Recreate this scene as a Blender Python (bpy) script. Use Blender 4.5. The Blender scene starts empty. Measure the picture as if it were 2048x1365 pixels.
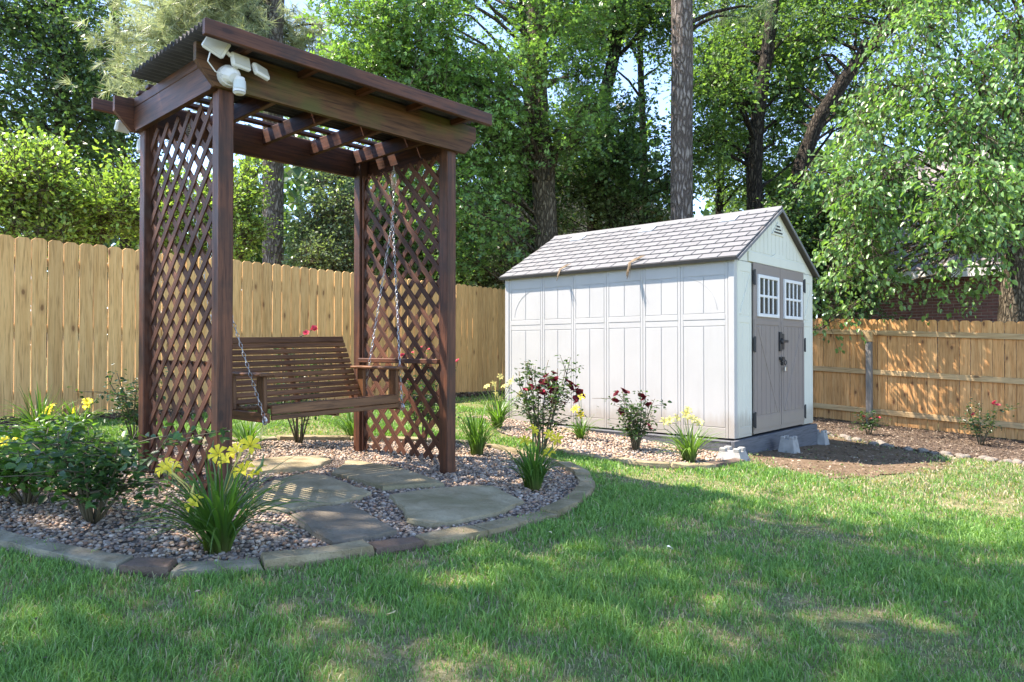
import bpy, bmesh, math, random
import numpy as np
from mathutils import Vector, Matrix
R = math.radians
random.seed(7); rng = np.random.default_rng(11)
S = bpy.context.scene
COL = S.collection

# ------------------------------------------------------------------ camera, sky, sun, exposure
FPX, CX, CY, HOR, CAMH = 1440.0, 1024.0, 682.5, 700.0, 1.1
PITCH = math.atan((HOR - CY) / FPX)
cam = bpy.data.cameras.new('camera'); camo = bpy.data.objects.new('camera', cam); COL.objects.link(camo)
cam.sensor_width = 36.0; cam.lens = 36.0 * FPX / 2048.0; cam.clip_end = 1000; cam.clip_start = 0.05
camo.location = (0, 0, CAMH); camo.rotation_euler = (R(90) + PITCH, 0, 0)
S.camera = camo
SUN = Vector((-0.621, 0.086, 1.0)).normalized()          # direction towards the sun
w = bpy.data.worlds.new('World'); S.world = w; w.use_nodes = True
nt = w.node_tree; nt.nodes.clear()
sky = nt.nodes.new('ShaderNodeTexSky'); sky.sky_type = 'NISHITA'; sky.sun_disc = False
sky.sun_elevation = math.asin(SUN.z); sky.sun_rotation = math.atan2(SUN.x, SUN.y)
sky.air_density = 0.65; sky.dust_density = 0.0; sky.ozone_density = 2.5
bg = nt.nodes.new('ShaderNodeBackground'); bg.inputs['Strength'].default_value = 0.15
wo = nt.nodes.new('ShaderNodeOutputWorld')
nt.links.new(sky.outputs[0], bg.inputs[0]); nt.links.new(bg.outputs[0], wo.inputs[0])
sl = bpy.data.lights.new('sun', 'SUN'); sl.energy = 3.2; sl.angle = R(0.53); sl.color = (1.0, 0.96, 0.90)
so = bpy.data.objects.new('sun', sl); COL.objects.link(so); so.location = (-20, 8, 35)
so.rotation_euler = (-SUN).to_track_quat('-Z', 'Y').to_euler()
S.view_settings.view_transform = 'Standard'; S.view_settings.look = 'None'
S.view_settings.exposure = 2.32; S.view_settings.gamma = 1.0
S.view_settings.use_curve_mapping = False
S.view_settings.use_white_balance = True; S.view_settings.white_balance_temperature = 7200; S.view_settings.white_balance_tint = 14
S.cycles.max_bounces = 8; S.cycles.diffuse_bounces = 4; S.cycles.transmission_bounces = 4
S.cycles.transparent_max_bounces = 4

# ------------------------------------------------------------------ geometry of the place
def ray(px, py):
    d = (px - CX) / FPX, 1.0, -(py - CY) / FPX
    c, s = math.cos(PITCH), math.sin(PITCH)
    return np.array([d[0], d[1] * c - d[2] * s, d[1] * s + d[2] * c])
def at(px, py, Y):
    d = ray(px, py); return np.array([0, 0, CAMH]) + d * (Y / d[1])
def gz(x, y):
    xx = np.clip(x, -14, 14); yy = np.clip(y, -6, 20)
    a = np.clip((xx - 1) / 2.8, 0, 1); b = np.clip((yy - 6.4) / 2.6, 0, 1)
    return -.048 * xx + .02 * yy - .10 * a * a * (3 - 2 * a) * b * b * (3 - 2 * b)
def G(px, py):
    """the point of the lawn seen at a pixel of the photograph"""
    d = ray(px, py); t = -CAMH / (d[2] + .048 * d[0] - .02 * d[1]); o = np.array([0, 0, CAMH])
    for _ in range(12):
        p = o + t * d; t = t + .8 * (gz(p[0], p[1]) - p[2]) / (d[2] + .048 * d[0] - .02 * d[1])
    p = o + t * d; p[2] = gz(p[0], p[1]); return p

# ------------------------------------------------------------------ mesh helpers
def new_obj(name, me, mat=None, parent=None):
    o = bpy.data.objects.new(name, me); COL.objects.link(o)
    if mat is not None and me is not None: me.materials.append(mat)
    if parent is not None: o.parent = parent
    return o
def npmesh(name, V, F, smooth=False, col=None):
    V = np.asarray(V, np.float32); F = np.asarray(F, np.int32); k = F.shape[1]
    me = bpy.data.meshes.new(name)
    me.vertices.add(len(V)); me.vertices.foreach_set('co', V.ravel())
    me.loops.add(F.size); me.loops.foreach_set('vertex_index', F.ravel())
    me.polygons.add(len(F)); me.polygons.foreach_set('loop_start', np.arange(0, F.size, k, dtype=np.int32))
    if smooth: me.polygons.foreach_set('use_smooth', np.ones(len(F), bool))
    if col is not None:
        a = me.color_attributes.new('Col', 'FLOAT_COLOR', 'POINT')
        c = np.ones((len(V), 4), np.float32); c[:, :3] = col; a.data.foreach_set('color', c.ravel())
    me.update(calc_edges=True); return me
class MB:
    def __init__(s): s.v = []; s.f = []; s.sm = False
    def add(s, vs, fs):
        b = len(s.v); s.v += [tuple(map(float, q)) for q in vs]; s.f += [tuple(i + b for i in f) for f in fs]; return s
    def box(s, x0, x1, y0, y1, z0, z1, c=None):
        if x0 > x1: x0, x1 = x1, x0
        if y0 > y1: y0, y1 = y1, y0
        if z0 > z1: z0, z1 = z1, z0
        m = min(x1 - x0, y1 - y0, z1 - z0)
        if c is None: c = min(.004, m * .2)
        vs = []; idx = {}
        for ix, X in enumerate((x0, x1)):
            for iy, Y in enumerate((y0, y1)):
                for iz, Z in enumerate((z0, z1)):
                    sx, sy, sz = (1, -1)[ix] * c, (1, -1)[iy] * c, (1, -1)[iz] * c
                    for k, q in enumerate(((X, Y + sy, Z + sz), (X + sx, Y, Z + sz), (X + sx, Y + sy, Z))):
                        idx[ix, iy, iz, k] = len(vs); vs.append(q)
        I = lambda a, b, d, k: idx[a, b, d, k]
        fs = []
        for e in (0, 1):
            q = [I(e, 0, 0, 0), I(e, 1, 0, 0), I(e, 1, 1, 0), I(e, 0, 1, 0)]; fs.append(q if e else q[::-1])
            q = [I(0, e, 0, 1), I(1, e, 0, 1), I(1, e, 1, 1), I(0, e, 1, 1)]; fs.append(q[::-1] if e else q)
            q = [I(0, 0, e, 2), I(1, 0, e, 2), I(1, 1, e, 2), I(0, 1, e, 2)]; fs.append(q if e else q[::-1])
        for a in (0, 1):
            for b in (0, 1):
                fs.append([I(0, a, b, 1), I(1, a, b, 1), I(1, a, b, 2), I(0, a, b, 2)])
                fs.append([I(a, 0, b, 0), I(a, 1, b, 0), I(a, 1, b, 2), I(a, 0, b, 2)])
                fs.append([I(a, b, 0, 0), I(a, b, 1, 0), I(a, b, 1, 1), I(a, b, 0, 1)])
                for d in (0, 1): fs.append([I(a, b, d, 0), I(a, b, d, 1), I(a, b, d, 2)])
        return s.add(vs, fs)
    def bar(s, p0, p1, wd, th, up=(0, 0, 1), c=None):
        """a board from p0 to p1: th along up, wd sideways"""
        p0 = Vector(p0); p1 = Vector(p1); d = p1 - p0; L = d.length; d.normalize()
        side = d.cross(Vector(up)); side.normalize(); u = side.cross(d)
        m = MB().box(0, L, -wd / 2, wd / 2, -th / 2, th / 2, c)
        return s.add([p0 + d * q[0] + side * q[1] + u * q[2] for q in m.v], m.f)
    def prism(s, poly, h, axis='y', o=0.0):
        """extrude a 2D outline; axis = the direction of the extrusion from o to o+h"""
        n = len(poly)
        mp = {'y': lambda a, b, t: (a, t, b), 'x': lambda a, b, t: (t, a, b), 'z': lambda a, b, t: (a, b, t)}[axis]
        vs = [mp(a, b, o) for a, b in poly] + [mp(a, b, o + h) for a, b in poly]
        return s.add(vs, [tuple(range(n)), tuple(range(2 * n - 1, n - 1, -1))] + [(i, i + n, (i + 1) % n + n, (i + 1) % n) for i in range(n)])
    def tube(s, pts, rad, n=6, cap=True):
        pts = [Vector(p) for p in pts]; m = len(pts)
        if not hasattr(rad, '__len__'): rad = [rad] * m
        vs = []; ref = Vector((0.31, 0.17, 0.93)).normalized()
        for i, p in enumerate(pts):
            d = (pts[min(i + 1, m - 1)] - pts[max(i - 1, 0)]).normalized()
            a = d.cross(ref)
            if a.length < .1: a = d.cross(Vector((1, 0, 0)))
            a.normalize(); b = d.cross(a)
            for k in range(n):
                t = 2 * math.pi * k / n; vs.append(p + (a * math.cos(t) + b * math.sin(t)) * rad[i])
        fs = [(i * n + k, i * n + (k + 1) % n, (i + 1) * n + (k + 1) % n, (i + 1) * n + k) for i in range(m - 1) for k in range(n)]
        if cap: fs += [tuple(range(n))[::-1], tuple(range((m - 1) * n, m * n))]
        return s.add(vs, fs)
    def torus(s, c, ax1, ax2, r1, r2, n=8, k=5, th=.002):
        """an oval ring (chain link) in the plane ax1, ax2"""
        c = Vector(c); ax1 = Vector(ax1); ax2 = Vector(ax2); nn = ax1.cross(ax2); vs = []
        for i in range(n):
            t = 2 * math.pi * i / n; q = ax1 * math.cos(t) * r1 + ax2 * math.sin(t) * r2; o = q.normalized()
            for j in range(k):
                a = 2 * math.pi * j / k; vs.append(c + q + (o * math.cos(a) + nn * math.sin(a)) * th)
        fs = [(i * k + j, ((i + 1) % n) * k + j, ((i + 1) % n) * k + (j + 1) % k, i * k + (j + 1) % k) for i in range(n) for j in range(k)]
        return s.add(vs, fs)
    def mesh(s, name, smooth=False):
        me = bpy.data.meshes.new(name); me.from_pydata(s.v, [], s.f)
        if smooth: me.polygons.foreach_set('use_smooth', [True] * len(me.polygons))
        me.update()
        bm = bmesh.new(); bm.from_mesh(me); bmesh.ops.recalc_face_normals(bm, faces=bm.faces); bm.to_mesh(me); bm.free()
        return me
    def build(s, name, mat, parent=None, smooth=False): return new_obj(name, s.mesh(name, smooth), mat, parent)
def tag(o, label=None, cat=None, group=None, kind=None):
    if label: o['label'] = label
    if cat: o['category'] = cat
    if group: o['group'] = group
    if kind: o['kind'] = kind
    return o
def empty(name, loc, rz=0, label=None, cat=None, group=None):
    o = bpy.data.objects.new(name, None); COL.objects.link(o); o.location = loc; o.rotation_euler = (0, 0, rz)
    o.empty_display_size = .1
    return tag(o, label, cat, group)
def inpoly(P, poly):
    x, y = P[:, 0], P[:, 1]; r = np.zeros(len(P), bool); n = len(poly); j = n - 1
    for i in range(n):
        xi, yi = poly[i][:2]; xj, yj = poly[j][:2]
        c = ((yi > y) != (yj > y)) & (x < (xj - xi) * (y - yi) / (yj - yi + 1e-12) + xi); r ^= c; j = i
    return r
def unit(v): return v / (np.linalg.norm(v, axis=-1, keepdims=True) + 1e-9)

# ------------------------------------------------------------------ materials
class M:
    def __init__(s, name):
        s.m = bpy.data.materials.new(name); s.m.use_nodes = True; s.t = s.m.node_tree; s.t.nodes.clear()
        s.out = s.n('ShaderNodeOutputMaterial'); s.b = s.n('ShaderNodeBsdfPrincipled'); s.l(s.b.outputs[0], s.out.inputs[0])
    def n(s, t, **k):
        q = s.t.nodes.new(t)
        for a, v in k.items():
            if isinstance(a, str) and hasattr(q, a): setattr(q, a, v)
        return q
    def l(s, a, b): s.t.links.new(a, b)
    def set(s, node, **k):
        for a, v in k.items(): node.inputs[a.replace('_', ' ')].default_value = v
        return node
    def coord(s, kind='Object', scale=(1, 1, 1), rnd=False):
        tc = s.n('ShaderNodeTexCoord'); mp = s.n('ShaderNodeMapping'); mp.inputs['Scale'].default_value = scale
        src = tc.outputs[kind]
        if rnd:
            oi = s.n('ShaderNodeObjectInfo'); ad = s.n('ShaderNodeVectorMath', operation='MULTIPLY_ADD')
            cb = s.n('ShaderNodeCombineXYZ'); 
            for i in range(3): s.l(oi.outputs['Random'], cb.inputs[i])
            ad.inputs[1].default_value = (37.0, 23.0, 51.0); s.l(cb.outputs[0], ad.inputs[0]); s.l(src, ad.inputs[2]); src = ad.outputs[0]
        s.l(src, mp.inputs[0]); return mp.outputs[0]
    def noise(s, co, scale, detail=3, rough=.55, dist=0):
        q = s.n('ShaderNodeTexNoise'); s.l(co, q.inputs['Vector']); s.set(q, Scale=scale, Detail=detail, Roughness=rough, Distortion=dist); return q.outputs[0]
    def vor(s, co, scale, feature='F1', out='Distance'):
        q = s.n('ShaderNodeTexVoronoi'); q.feature = feature; s.l(co, q.inputs['Vector']); s.set(q, Scale=scale); return q.outputs[out]
    def ramp(s, fac, stops, interp='LINEAR'):
        q = s.n('ShaderNodeValToRGB'); q.color_ramp.interpolation = interp; e = q.color_ramp.elements
        while len(e) < len(stops): e.new(.5)
        for i, (p, c) in enumerate(stops): e[i].position = p; e[i].color = (*c, 1) if len(c) == 3 else c
        s.l(fac, q.inputs[0]); return q.outputs[0]
    def mix(s, a, b, fac, mode='MIX'):
        q = s.n('ShaderNodeMix'); q.data_type = 'RGBA'; q.blend_type = mode
        for v, i in ((fac, 0), (a, 6), (b, 7)):
            if hasattr(v, 'is_linked') or hasattr(v, 'links'): s.l(v, q.inputs[i])
            else: q.inputs[i].default_value = v if i == 0 else ((*v, 1) if len(v) == 3 else v)
        return q.outputs[2]
    def bump(s, h, strength=.4, dist=.01):
        q = s.n('ShaderNodeBump'); s.set(q, Strength=strength, Distance=dist); s.l(h, q.inputs['Height']); s.l(q.outputs[0], s.b.inputs['Normal'])
    def base(s, c):
        if hasattr(c, 'links'): s.l(c, s.b.inputs['Base Color'])
        else: s.b.inputs['Base Color'].default_value = (*c, 1)
        return s
    def rough(s, r, spec=.5, metal=0): s.set(s.b, Roughness=r, Metallic=metal); s.b.inputs['Specular IOR Level'].default_value = spec; return s

def plain(name, c, r=.6, var=.12, scale=6, metal=0, spec=.5, bump=0, bscale=60):
    m = M(name); co = m.coord(rnd=True); n = m.noise(co, scale, 4)
    d = tuple(x * (1 - var) for x in c); e = tuple(min(1, x * (1 + var)) for x in c)
    m.base(m.ramp(n, [(.3, d), (.7, e)])).rough(r, spec, metal)
    if bump: m.bump(m.noise(co, bscale, 3), bump, .004)
    return m.m
def wood(name, dark, light, axis='z', knots=True, moss=None, r=.65, vary=.3, knotc=(.10, .045, .02), bump=.25):
    m = M(name)
    st = {'z': (1, 1, .05), 'x': (.05, 1, 1), 'y': (1, .05, 1)}[axis]
    co = m.coord('Object', st, rnd=True); co2 = m.coord('Object', (1, 1, 1), rnd=True)
    g = m.noise(co, 26, 5, .6, .6); g2 = m.noise(co, 90, 3)
    c = m.ramp(g, [(.28, dark), (.72, light)])
    c = m.mix(c, tuple(x * .6 for x in dark), m.ramp(g2, [(.50, (0, 0, 0)), (.68, (.75, .75, .75))]))
    oi = m.n('ShaderNodeObjectInfo'); hs = m.n('ShaderNodeHueSaturation')
    vm = m.n('ShaderNodeMapRange'); m.l(oi.outputs['Random'], vm.inputs[0]); vm.inputs[3].default_value = 1 - vary; vm.inputs[4].default_value = 1 + vary * .55
    m.l(vm.outputs[0], hs.inputs['Value']); m.l(c, hs.inputs['Color']); c = hs.outputs[0]
    if knots:
        ks = {'z': (1, 1, .42), 'x': (.42, 1, 1), 'y': (1, .42, 1)}[axis]
        kc = m.coord('Object', ks, rnd=True); sx = m.n('ShaderNodeSeparateXYZ'); m.l(kc, sx.inputs[0]); cb = m.n('ShaderNodeCombineXYZ')
        i0, i1 = {'z': (0, 2), 'x': (2, 0), 'y': (2, 1)}[axis]; m.l(sx.outputs[i0], cb.inputs[0]); m.l(sx.outputs[i1], cb.inputs[1])
        wn = m.n('ShaderNodeVectorMath', operation='MULTIPLY_ADD'); m.l(m.noise(kc, 12, 2), wn.inputs[0]); wn.inputs[1].default_value = (.02, .02, 0); m.l(cb.outputs[0], wn.inputs[2])
        vq = m.n('ShaderNodeTexVoronoi'); vq.voronoi_dimensions = '2D'; m.l(wn.outputs[0], vq.inputs['Vector']); m.set(vq, Scale=2.7); v = vq.outputs['Distance']
        ring = m.ramp(v, [(.028, (.9, .9, .9)), (.048, (.35, .35, .35)), (.11, (0, 0, 0))])
        c = m.mix(c, knotc, ring)
    if moss:
        mn = m.noise(co2, 3.5, 4, .6); c = m.mix(c, moss, m.ramp(mn, [(.45, (0, 0, 0)), (.68, (.75, .75, .75))]))
    m.base(c).rough(r, .3); m.bump(g, bump, .003); return m.m
def attr_mat(name, r=.5, trans=0.0, spec=.3, tcol=(1.25, 1.35, .55), bump=0):
    m = M(name); a = m.n('ShaderNodeAttribute'); a.attribute_name = 'Col'
    m.base(a.outputs['Color']).rough(r, spec)
    if trans:
        t = m.n('ShaderNodeBsdfTranslucent'); m.l(m.mix(a.outputs['Color'], tcol, 1.0, 'MULTIPLY'), t.inputs[0])
        x = m.n('ShaderNodeMixShader'); x.inputs[0].default_value = trans
        m.l(m.b.outputs[0], x.inputs[1]); m.l(t.outputs[0], x.inputs[2]); m.l(x.outputs[0], m.out.inputs[0])
    if bump: m.bump(m.noise(m.coord(), 180, 2), bump, .003)
    return m.m
MT = {}
MT['leaf'] = attr_mat('leaf', .36, .44, .55, (1.25, 1.35, .5))
MT['grass'] = attr_mat('grass_blade', .5, .35, .3)
MT['needle'] = attr_mat('pine_needle', .40, .40, .5, (1.1, 1.15, .7))
MT['pebble'] = attr_mat('pebble', .62, 0, .35, bump=.15)
MT['petal_y'] = None
def petal(name, c, r=.5):
    m = M(name); co = m.coord(rnd=True); n = m.noise(co, 40, 2)
    cc = m.ramp(n, [(.3, tuple(x * .8 for x in c)), (.7, c)]); m.base(cc).rough(r, .25)
    t = m.n('ShaderNodeBsdfTranslucent'); m.l(cc, t.inputs[0]); x = m.n('ShaderNodeMixShader'); x.inputs[0].default_value = .35
    m.l(m.b.outputs[0], x.inputs[1]); m.l(t.outputs[0], x.inputs[2]); m.l(x.outputs[0], m.out.inputs[0]); return m.m
MT['petal_y'] = petal('yellow_petal', (.92, .74, .05)); MT['petal_p'] = petal('pale_yellow_petal', (.85, .74, .25))
MT['petal_r'] = petal('dark_red_petal', (.15, .012, .022)); MT['petal_k'] = petal('pink_petal', (.62, .07, .12))
MT['stem'] = plain('green_stem', (.10, .16, .05), .55); MT['cane'] = plain('rose_cane', (.09, .075, .04), .7)
for ax in 'xyz':
    MT['stain_' + ax] = wood('stained_wood_' + ax, (.040, .014, .008), (.175, .064, .030), ax, True, (.035, .020, .014), .55, .3, (.03, .012, .008), .6)
    MT['moss_' + ax] = wood('mossy_stained_wood_' + ax, (.045, .019, .010), (.19, .088, .040), ax, True, (.080, .080, .020), .7, .2, (.03, .014, .008), .6)
    MT['swing_' + ax] = wood('swing_wood_' + ax, (.095, .038, .015), (.235, .105, .045), ax, False, None, .5, .2, bump=.3)
MT['pine'] = wood('new_pine_board', (.60, .315, .105), (.80, .49, .205), 'z', True, None, .62, .20, (.20, .085, .03), .2)
MT['pine_r'] = wood('cedar_pine_board', (.52, .235, .075), (.72, .42, .18), 'z', True, None, .62, .22, (.15, .06, .025), .2)
MT['rail'] = wood('pine_rail', (.46, .29, .13), (.64, .46, .25), 'x', True, None, .65, .15, (.16, .08, .035), .2)
MT['oldpost'] = wood('grey_weathered_post', (.13, .12, .11), (.26, .245, .22), 'z', False, None, .8, .1)
MT['corr'] = plain('dark_corrugated_sheet', (.035, .03, .03), .7, .4, 9, bump=.4)
MT['chain'] = plain('galvanised_steel', (.55, .55, .56), .38, .2, 30, .9)
MT['white'] = plain('white_plastic', (.66, .66, .65), .4, .05, 4)
MT['lens'] = plain('frosted_lamp_lens', (.46, .45, .40), .3, .06, 10); MT['sensor'] = plain('sensor_window', (.50, .54, .53), .35)
MT['black'] = plain('black_iron', (.018, .018, .02), .45, .2); MT['steel'] = plain('padlock_steel', (.5, .5, .5), .3, .1, 20, 1)
def shedmat(name, c):
    m = M(name); co = m.coord('Object', (1, 1, .06)); n = m.noise(co, 150, 3); n2 = m.noise(m.coord(), 2.2, 4); 
    tc = m.n('ShaderNodeTexCoord'); sx = m.n('ShaderNodeSeparateXYZ'); m.l(tc.outputs['Object'], sx.inputs[0])
    sm = m.noise(m.coord('Object', (3, 3, .5)), 4, 5, .65); ad = m.n('ShaderNodeMath', operation='MULTIPLY_ADD'); m.l(sm, ad.inputs[0]); ad.inputs[1].default_value = -.30; m.l(sx.outputs[2], ad.inputs[2])
    spl = m.ramp(ad.outputs[0], [(.0, (.55, .55, .55)), (.12, (0, 0, 0))]); cc = m.ramp(n2, [(.3, tuple(x * .93 for x in c)), (.7, c)])
    cc = m.mix(cc, tuple(x * .80 for x in c), m.ramp(m.noise(m.coord('Object', (2, 2, .22)), 6, 5, .7), [(.52, (0, 0, 0)), (.8, (.35, .35, .35))]))
    cc = m.mix(cc, (.30, .25, .19), spl)
    m.base(cc).rough(.55, .35); m.bump(n, .3, .002); return m.m
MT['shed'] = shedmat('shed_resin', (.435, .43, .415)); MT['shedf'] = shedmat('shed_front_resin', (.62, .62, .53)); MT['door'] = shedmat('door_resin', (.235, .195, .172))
MT['shingle'] = plain('grey_resin_shingle', (.150, .150, .152), .7, .1, 3, bump=.35, bscale=220)
MT['roofbase'] = plain('roof_panel_dark', (.085, .078, .074), .8); MT['skylight'] = plain('skylight_panel', (.66, .66, .64), .35, .04)
MT['glass'] = plain('door_pane', (.045, .045, .038), .12, .3, spec=.35)
MT['skirt'] = wood('grey_painted_timber', (.085, .09, .10), (.135, .14, .15), 'x', False, None, .75, .1)
MT['concrete'] = plain('concrete', (.29, .285, .265), .9, .18, 12, bump=.5, bscale=90)
def stone(name, a, b, scale=5, moss=None):
    m = M(name); co = m.coord(rnd=True); n = m.noise(co, scale, 6, .62, .5); n2 = m.noise(co, 60, 4)
    c = m.ramp(n, [(.3, a), (.7, b)])
    c = m.mix(c, tuple(x * .55 for x in a), m.ramp(n2, [(.55, (0, 0, 0)), (.8, (.6, .6, .6))]))
    if moss: c = m.mix(c, moss, m.ramp(m.noise(co, 2.3, 3), [(.5, (0, 0, 0)), (.7, (.6, .6, .6))]))
    m.base(c).rough(.85, .25); 
    h = m.mix(n, n2, .35); m.bump(h, .9, .02); return m.m
MT['flag'] = stone('flagstone_tan', (.23, .185, .105), (.43, .36, .235), 6, (.16, .14, .065)); MT['flagd'] = stone('flagstone_dark', (.12, .098, .07), (.225, .19, .14), 5)
MT['edge'] = stone('edging_stone', (.17, .13, .07), (.37, .295, .18), 7, (.10, .09, .04)); MT['edged'] = stone('edging_stone_brown', (.085, .06, .045), (.19, .13, .095), 6)
MT['edgeg'] = stone('edging_stone_grey', (.15, .13, .085), (.33, .285, .20), 7, (.10, .09, .045)); MT['rock'] = stone('river_rock', (.20, .17, .14), (.38, .33, .27), 14)
def bark(name, a, b, sx=15, plates=True):
    m = M(name); co = m.coord('Object', (1, 1, .30)); n = m.noise(co, 9, 5)
    q = m.n('ShaderNodeVectorMath', operation='MULTIPLY_ADD'); m.l(n, q.inputs[0]); q.inputs[1].default_value = (.16,) * 3; m.l(co, q.inputs[2])
    v = m.vor(q.outputs[0], sx, 'DISTANCE_TO_EDGE'); c = m.ramp(v, [(.0, tuple(x * .6 for x in a)), (.10, a), (.35, b)])
    c = m.mix(c, tuple(x * .6 for x in a), m.ramp(m.noise(m.coord(), 30, 3), [(.5, (0, 0, 0)), (.8, (.7, .7, .7))]))
    m.base(c).rough(.9, .15); m.bump(m.ramp(v, [(0, (0, 0, 0)), (.22, (1, 1, 1))]), .9, .03); return m.m
MT['bark_p'] = bark('pine_bark', (.15, .12, .105), (.29, .25, .225)); MT['bark_o'] = bark('oak_bark', (.04, .032, .025), (.09, .074, .055), 17)
MT['bark_l'] = bark('pale_bark', (.10, .08, .055), (.20, .165, .115), 18)
MT['brick'] = plain('red_brick', (.20, .085, .07), .85, .35, 9, bump=.3); MT['mortar'] = plain('mortar', (.33, .30, .27), .95, .1)
MT['siding'] = plain('beige_siding', (.50, .40, .32), .7, .08); MT['houseroof'] = plain('brown_asphalt_roof', (.23, .20, .19), .9, .25, 30)
MT['trim'] = plain('white_house_trim', (.7, .69, .66), .6)
def groundmat():
    m = M('lawn_soil'); co = m.coord('Object'); n = m.noise(co, .9, 4); n2 = m.noise(co, 38, 5, .7); n3 = m.noise(co, 4, 4)
    a = m.ramp(n2, [(.3, (.10, .10, .045)), (.5, (.20, .18, .09)), (.72, (.38, .32, .20))])
    b = m.ramp(n2, [(.3, (.07, .10, .03)), (.7, (.18, .20, .075))])
    m.base(m.mix(b, a, m.ramp(n3, [(.4, (0, 0, 0)), (.62, (1, 1, 1))]))).rough(.95, .1); m.bump(n2, .8, .02); return m.m
MT['ground'] = groundmat()
def earth(name, cs, sc=45, bump=.9):
    m = M(name); co = m.coord('Object'); n2 = m.noise(co, sc, 5, .7); n = m.noise(co, 2.5, 3)
    c = m.ramp(n2, [(.3, cs[0]), (.5, cs[1]), (.72, cs[2])]); m.base(m.mix(c, cs[0], m.ramp(n, [(.45, (0, 0, 0)), (.7, (.6, .6, .6))]))).rough(.95, .1); m.bump(n2, bump, .02); return m.m
MT['gravelbase'] = earth('gravel_bed_soil', [(.09, .075, .065), (.17, .145, .125), (.27, .24, .21)])
MT['mulch'] = earth('reddish_mulch', [(.045, .032, .024), (.11, .08, .06), (.26, .20, .155)], 60)
MT['dirt'] = earth('bare_dirt', [(.09, .06, .035), (.16, .11, .07), (.24, .18, .12)], 30)

# ------------------------------------------------------------------ THE SETTING
def axis(a, b, st, far):
    q = np.arange(a, b + 1e-6, st); e = np.array([1.5, 4, 9, 18, 35, 70, 140, 260])
    return np.concatenate([a - e[::-1], q, b + e])
xs = axis(-13, 13, .5, 0); ys = axis(-6, 20, .5, 0)
X, Y = np.meshgrid(xs, ys); V = np.stack([X, Y, gz(X, Y) - .004], -1).reshape(-1, 3)
nx, ny = len(xs), len(ys); i = (np.arange(ny - 1)[:, None] * nx + np.arange(nx - 1)[None]).ravel()
F = np.stack([i, i + 1, i + nx + 1, i + nx], 1)
tag(new_obj('ground', npmesh('ground', V, F, True), MT['ground']), kind='structure')

def sheet(name, poly, mat, off=.006, cuts=0):
    bm = bmesh.new(); vs = [bm.verts.new((p[0], p[1], 0)) for p in poly]; bm.faces.new(vs)
    bmesh.ops.triangulate(bm, faces=bm.faces)
    for _ in range(cuts): bmesh.ops.subdivide_edges(bm, edges=[e for e in bm.edges if e.calc_length() > .45], cuts=1, use_grid_fill=False); bmesh.ops.triangulate(bm, faces=bm.faces)
    for v in bm.verts: v.co.z = gz(v.co.x, v.co.y) + off
    me = bpy.data.meshes.new(name); bm.to_mesh(me); bm.free()
    o = new_obj(name, me, mat); tag(o, kind='structure'); return o
GP = lambda L: [G(*q) for q in L]
bed_front = [(-60, 1062), (0, 1084), (130, 1112), (265, 1137), (355, 1141), (440, 1139), (520, 1131), (630, 1118), (735, 1103), (833, 1088), (950, 1066), (1080, 1036), (1128, 1015), (1156, 992), (1164, 972), (1152, 952), (1118, 934), (1060, 917)]
bed_rear = [(1060, 917), (1000, 902), (930, 890), (820, 886), (700, 884), (580, 884), (470, 887), (360, 894), (250, 905), (120, 920), (0, 932), (-150, 950)]
bedP = GP(bed_front) + GP(bed_rear[1:]) + GP([(-260, 985), (-200, 1030)])
sheet('gravel_bed', bedP, MT['gravelbase'], .006)
# shed frame
SH = np.array([2.2854, 7.393]); SA = .84156; SU = np.array([math.cos(SA), math.sin(SA)]); SW = np.array([-math.sin(SA), math.cos(SA)]); SZ = .183; SWID = 2.25; SLEN = 3.18; EAVE = 1.87; PEAK = 2.56
sp = lambda a, b: SH + a * SU + b * SW
shed_bed = [G(1000, 866), G(1085, 895), G(1160, 913), G(1280, 930), G(1392, 938), G(1478, 924), np.append(sp(.3, .2), 0), np.append(sp(.2, 3.3), 0), np.append(sp(-.4, 3.5), 0), G(960, 838)]
sheet('gravel_path', shed_bed, MT['gravelbase'], .009)
dirtP = [G(1478, 918), G(1520, 938), G(1580, 948), G(1680, 957), G(1790, 951), G(1880, 941), G(1915, 925), G(1850, 905), G(1760, 888), G(1660, 872), np.append(sp(2.3, .6), 0), np.append(sp(.2, .3), 0)]
rj = random.Random(8); dj = []
for a_, b_ in zip(dirtP, dirtP[1:] + dirtP[:1]):
    for j_ in range(6): q_ = a_ + (b_ - a_) * j_ / 6; dj.append(np.array([q_[0] + rj.uniform(-.05, .05), q_[1] + rj.uniform(-.06, .06), 0]))
dirtP = dj
sheet('dirt_patch', dirtP, MT['dirt'], .004)
# fences: lines on the ground
LF0 = np.array([-5.17, 7.28]); LFD = np.array([.595, .804]); LFN = np.array([.804, -.595])          # left fence, its face towards the yard
RF0 = np.array([7.16, 10.9]); RFD = np.array([-.716, .698]); RFN = np.array([-.698, -.716])
mul = []
for t in np.linspace(-3, 6.2, 12): mul.append(RF0 + RFD * t)
mf = [G(1652, 870), G(1700, 880), G(1765, 892), G(1880, 911), G(1960, 921), G(2060, 934), G(2250, 960)]
mulP = [np.append(q, 0) for q in mul] + [np.append(sp(2.6, 1.6), 0)] + mf
sheet('mulch_bed', mulP, MT['mulch'], .016, 2)
lmulP = [np.append(LF0 + LFD * t + LFN * .02, 0) for t in (-3, 0, 3, 6, 9)] + [np.append(LF0 + LFD * t + LFN * d, 0) for t, d in ((9, .5), (7, .42), (5, .55), (3, .5), (1.5, .6), (0, .55), (-1.5, .7), (-3, .6))]
sheet('fence_border', lmulP, MT['mulch'], .010)

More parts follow.
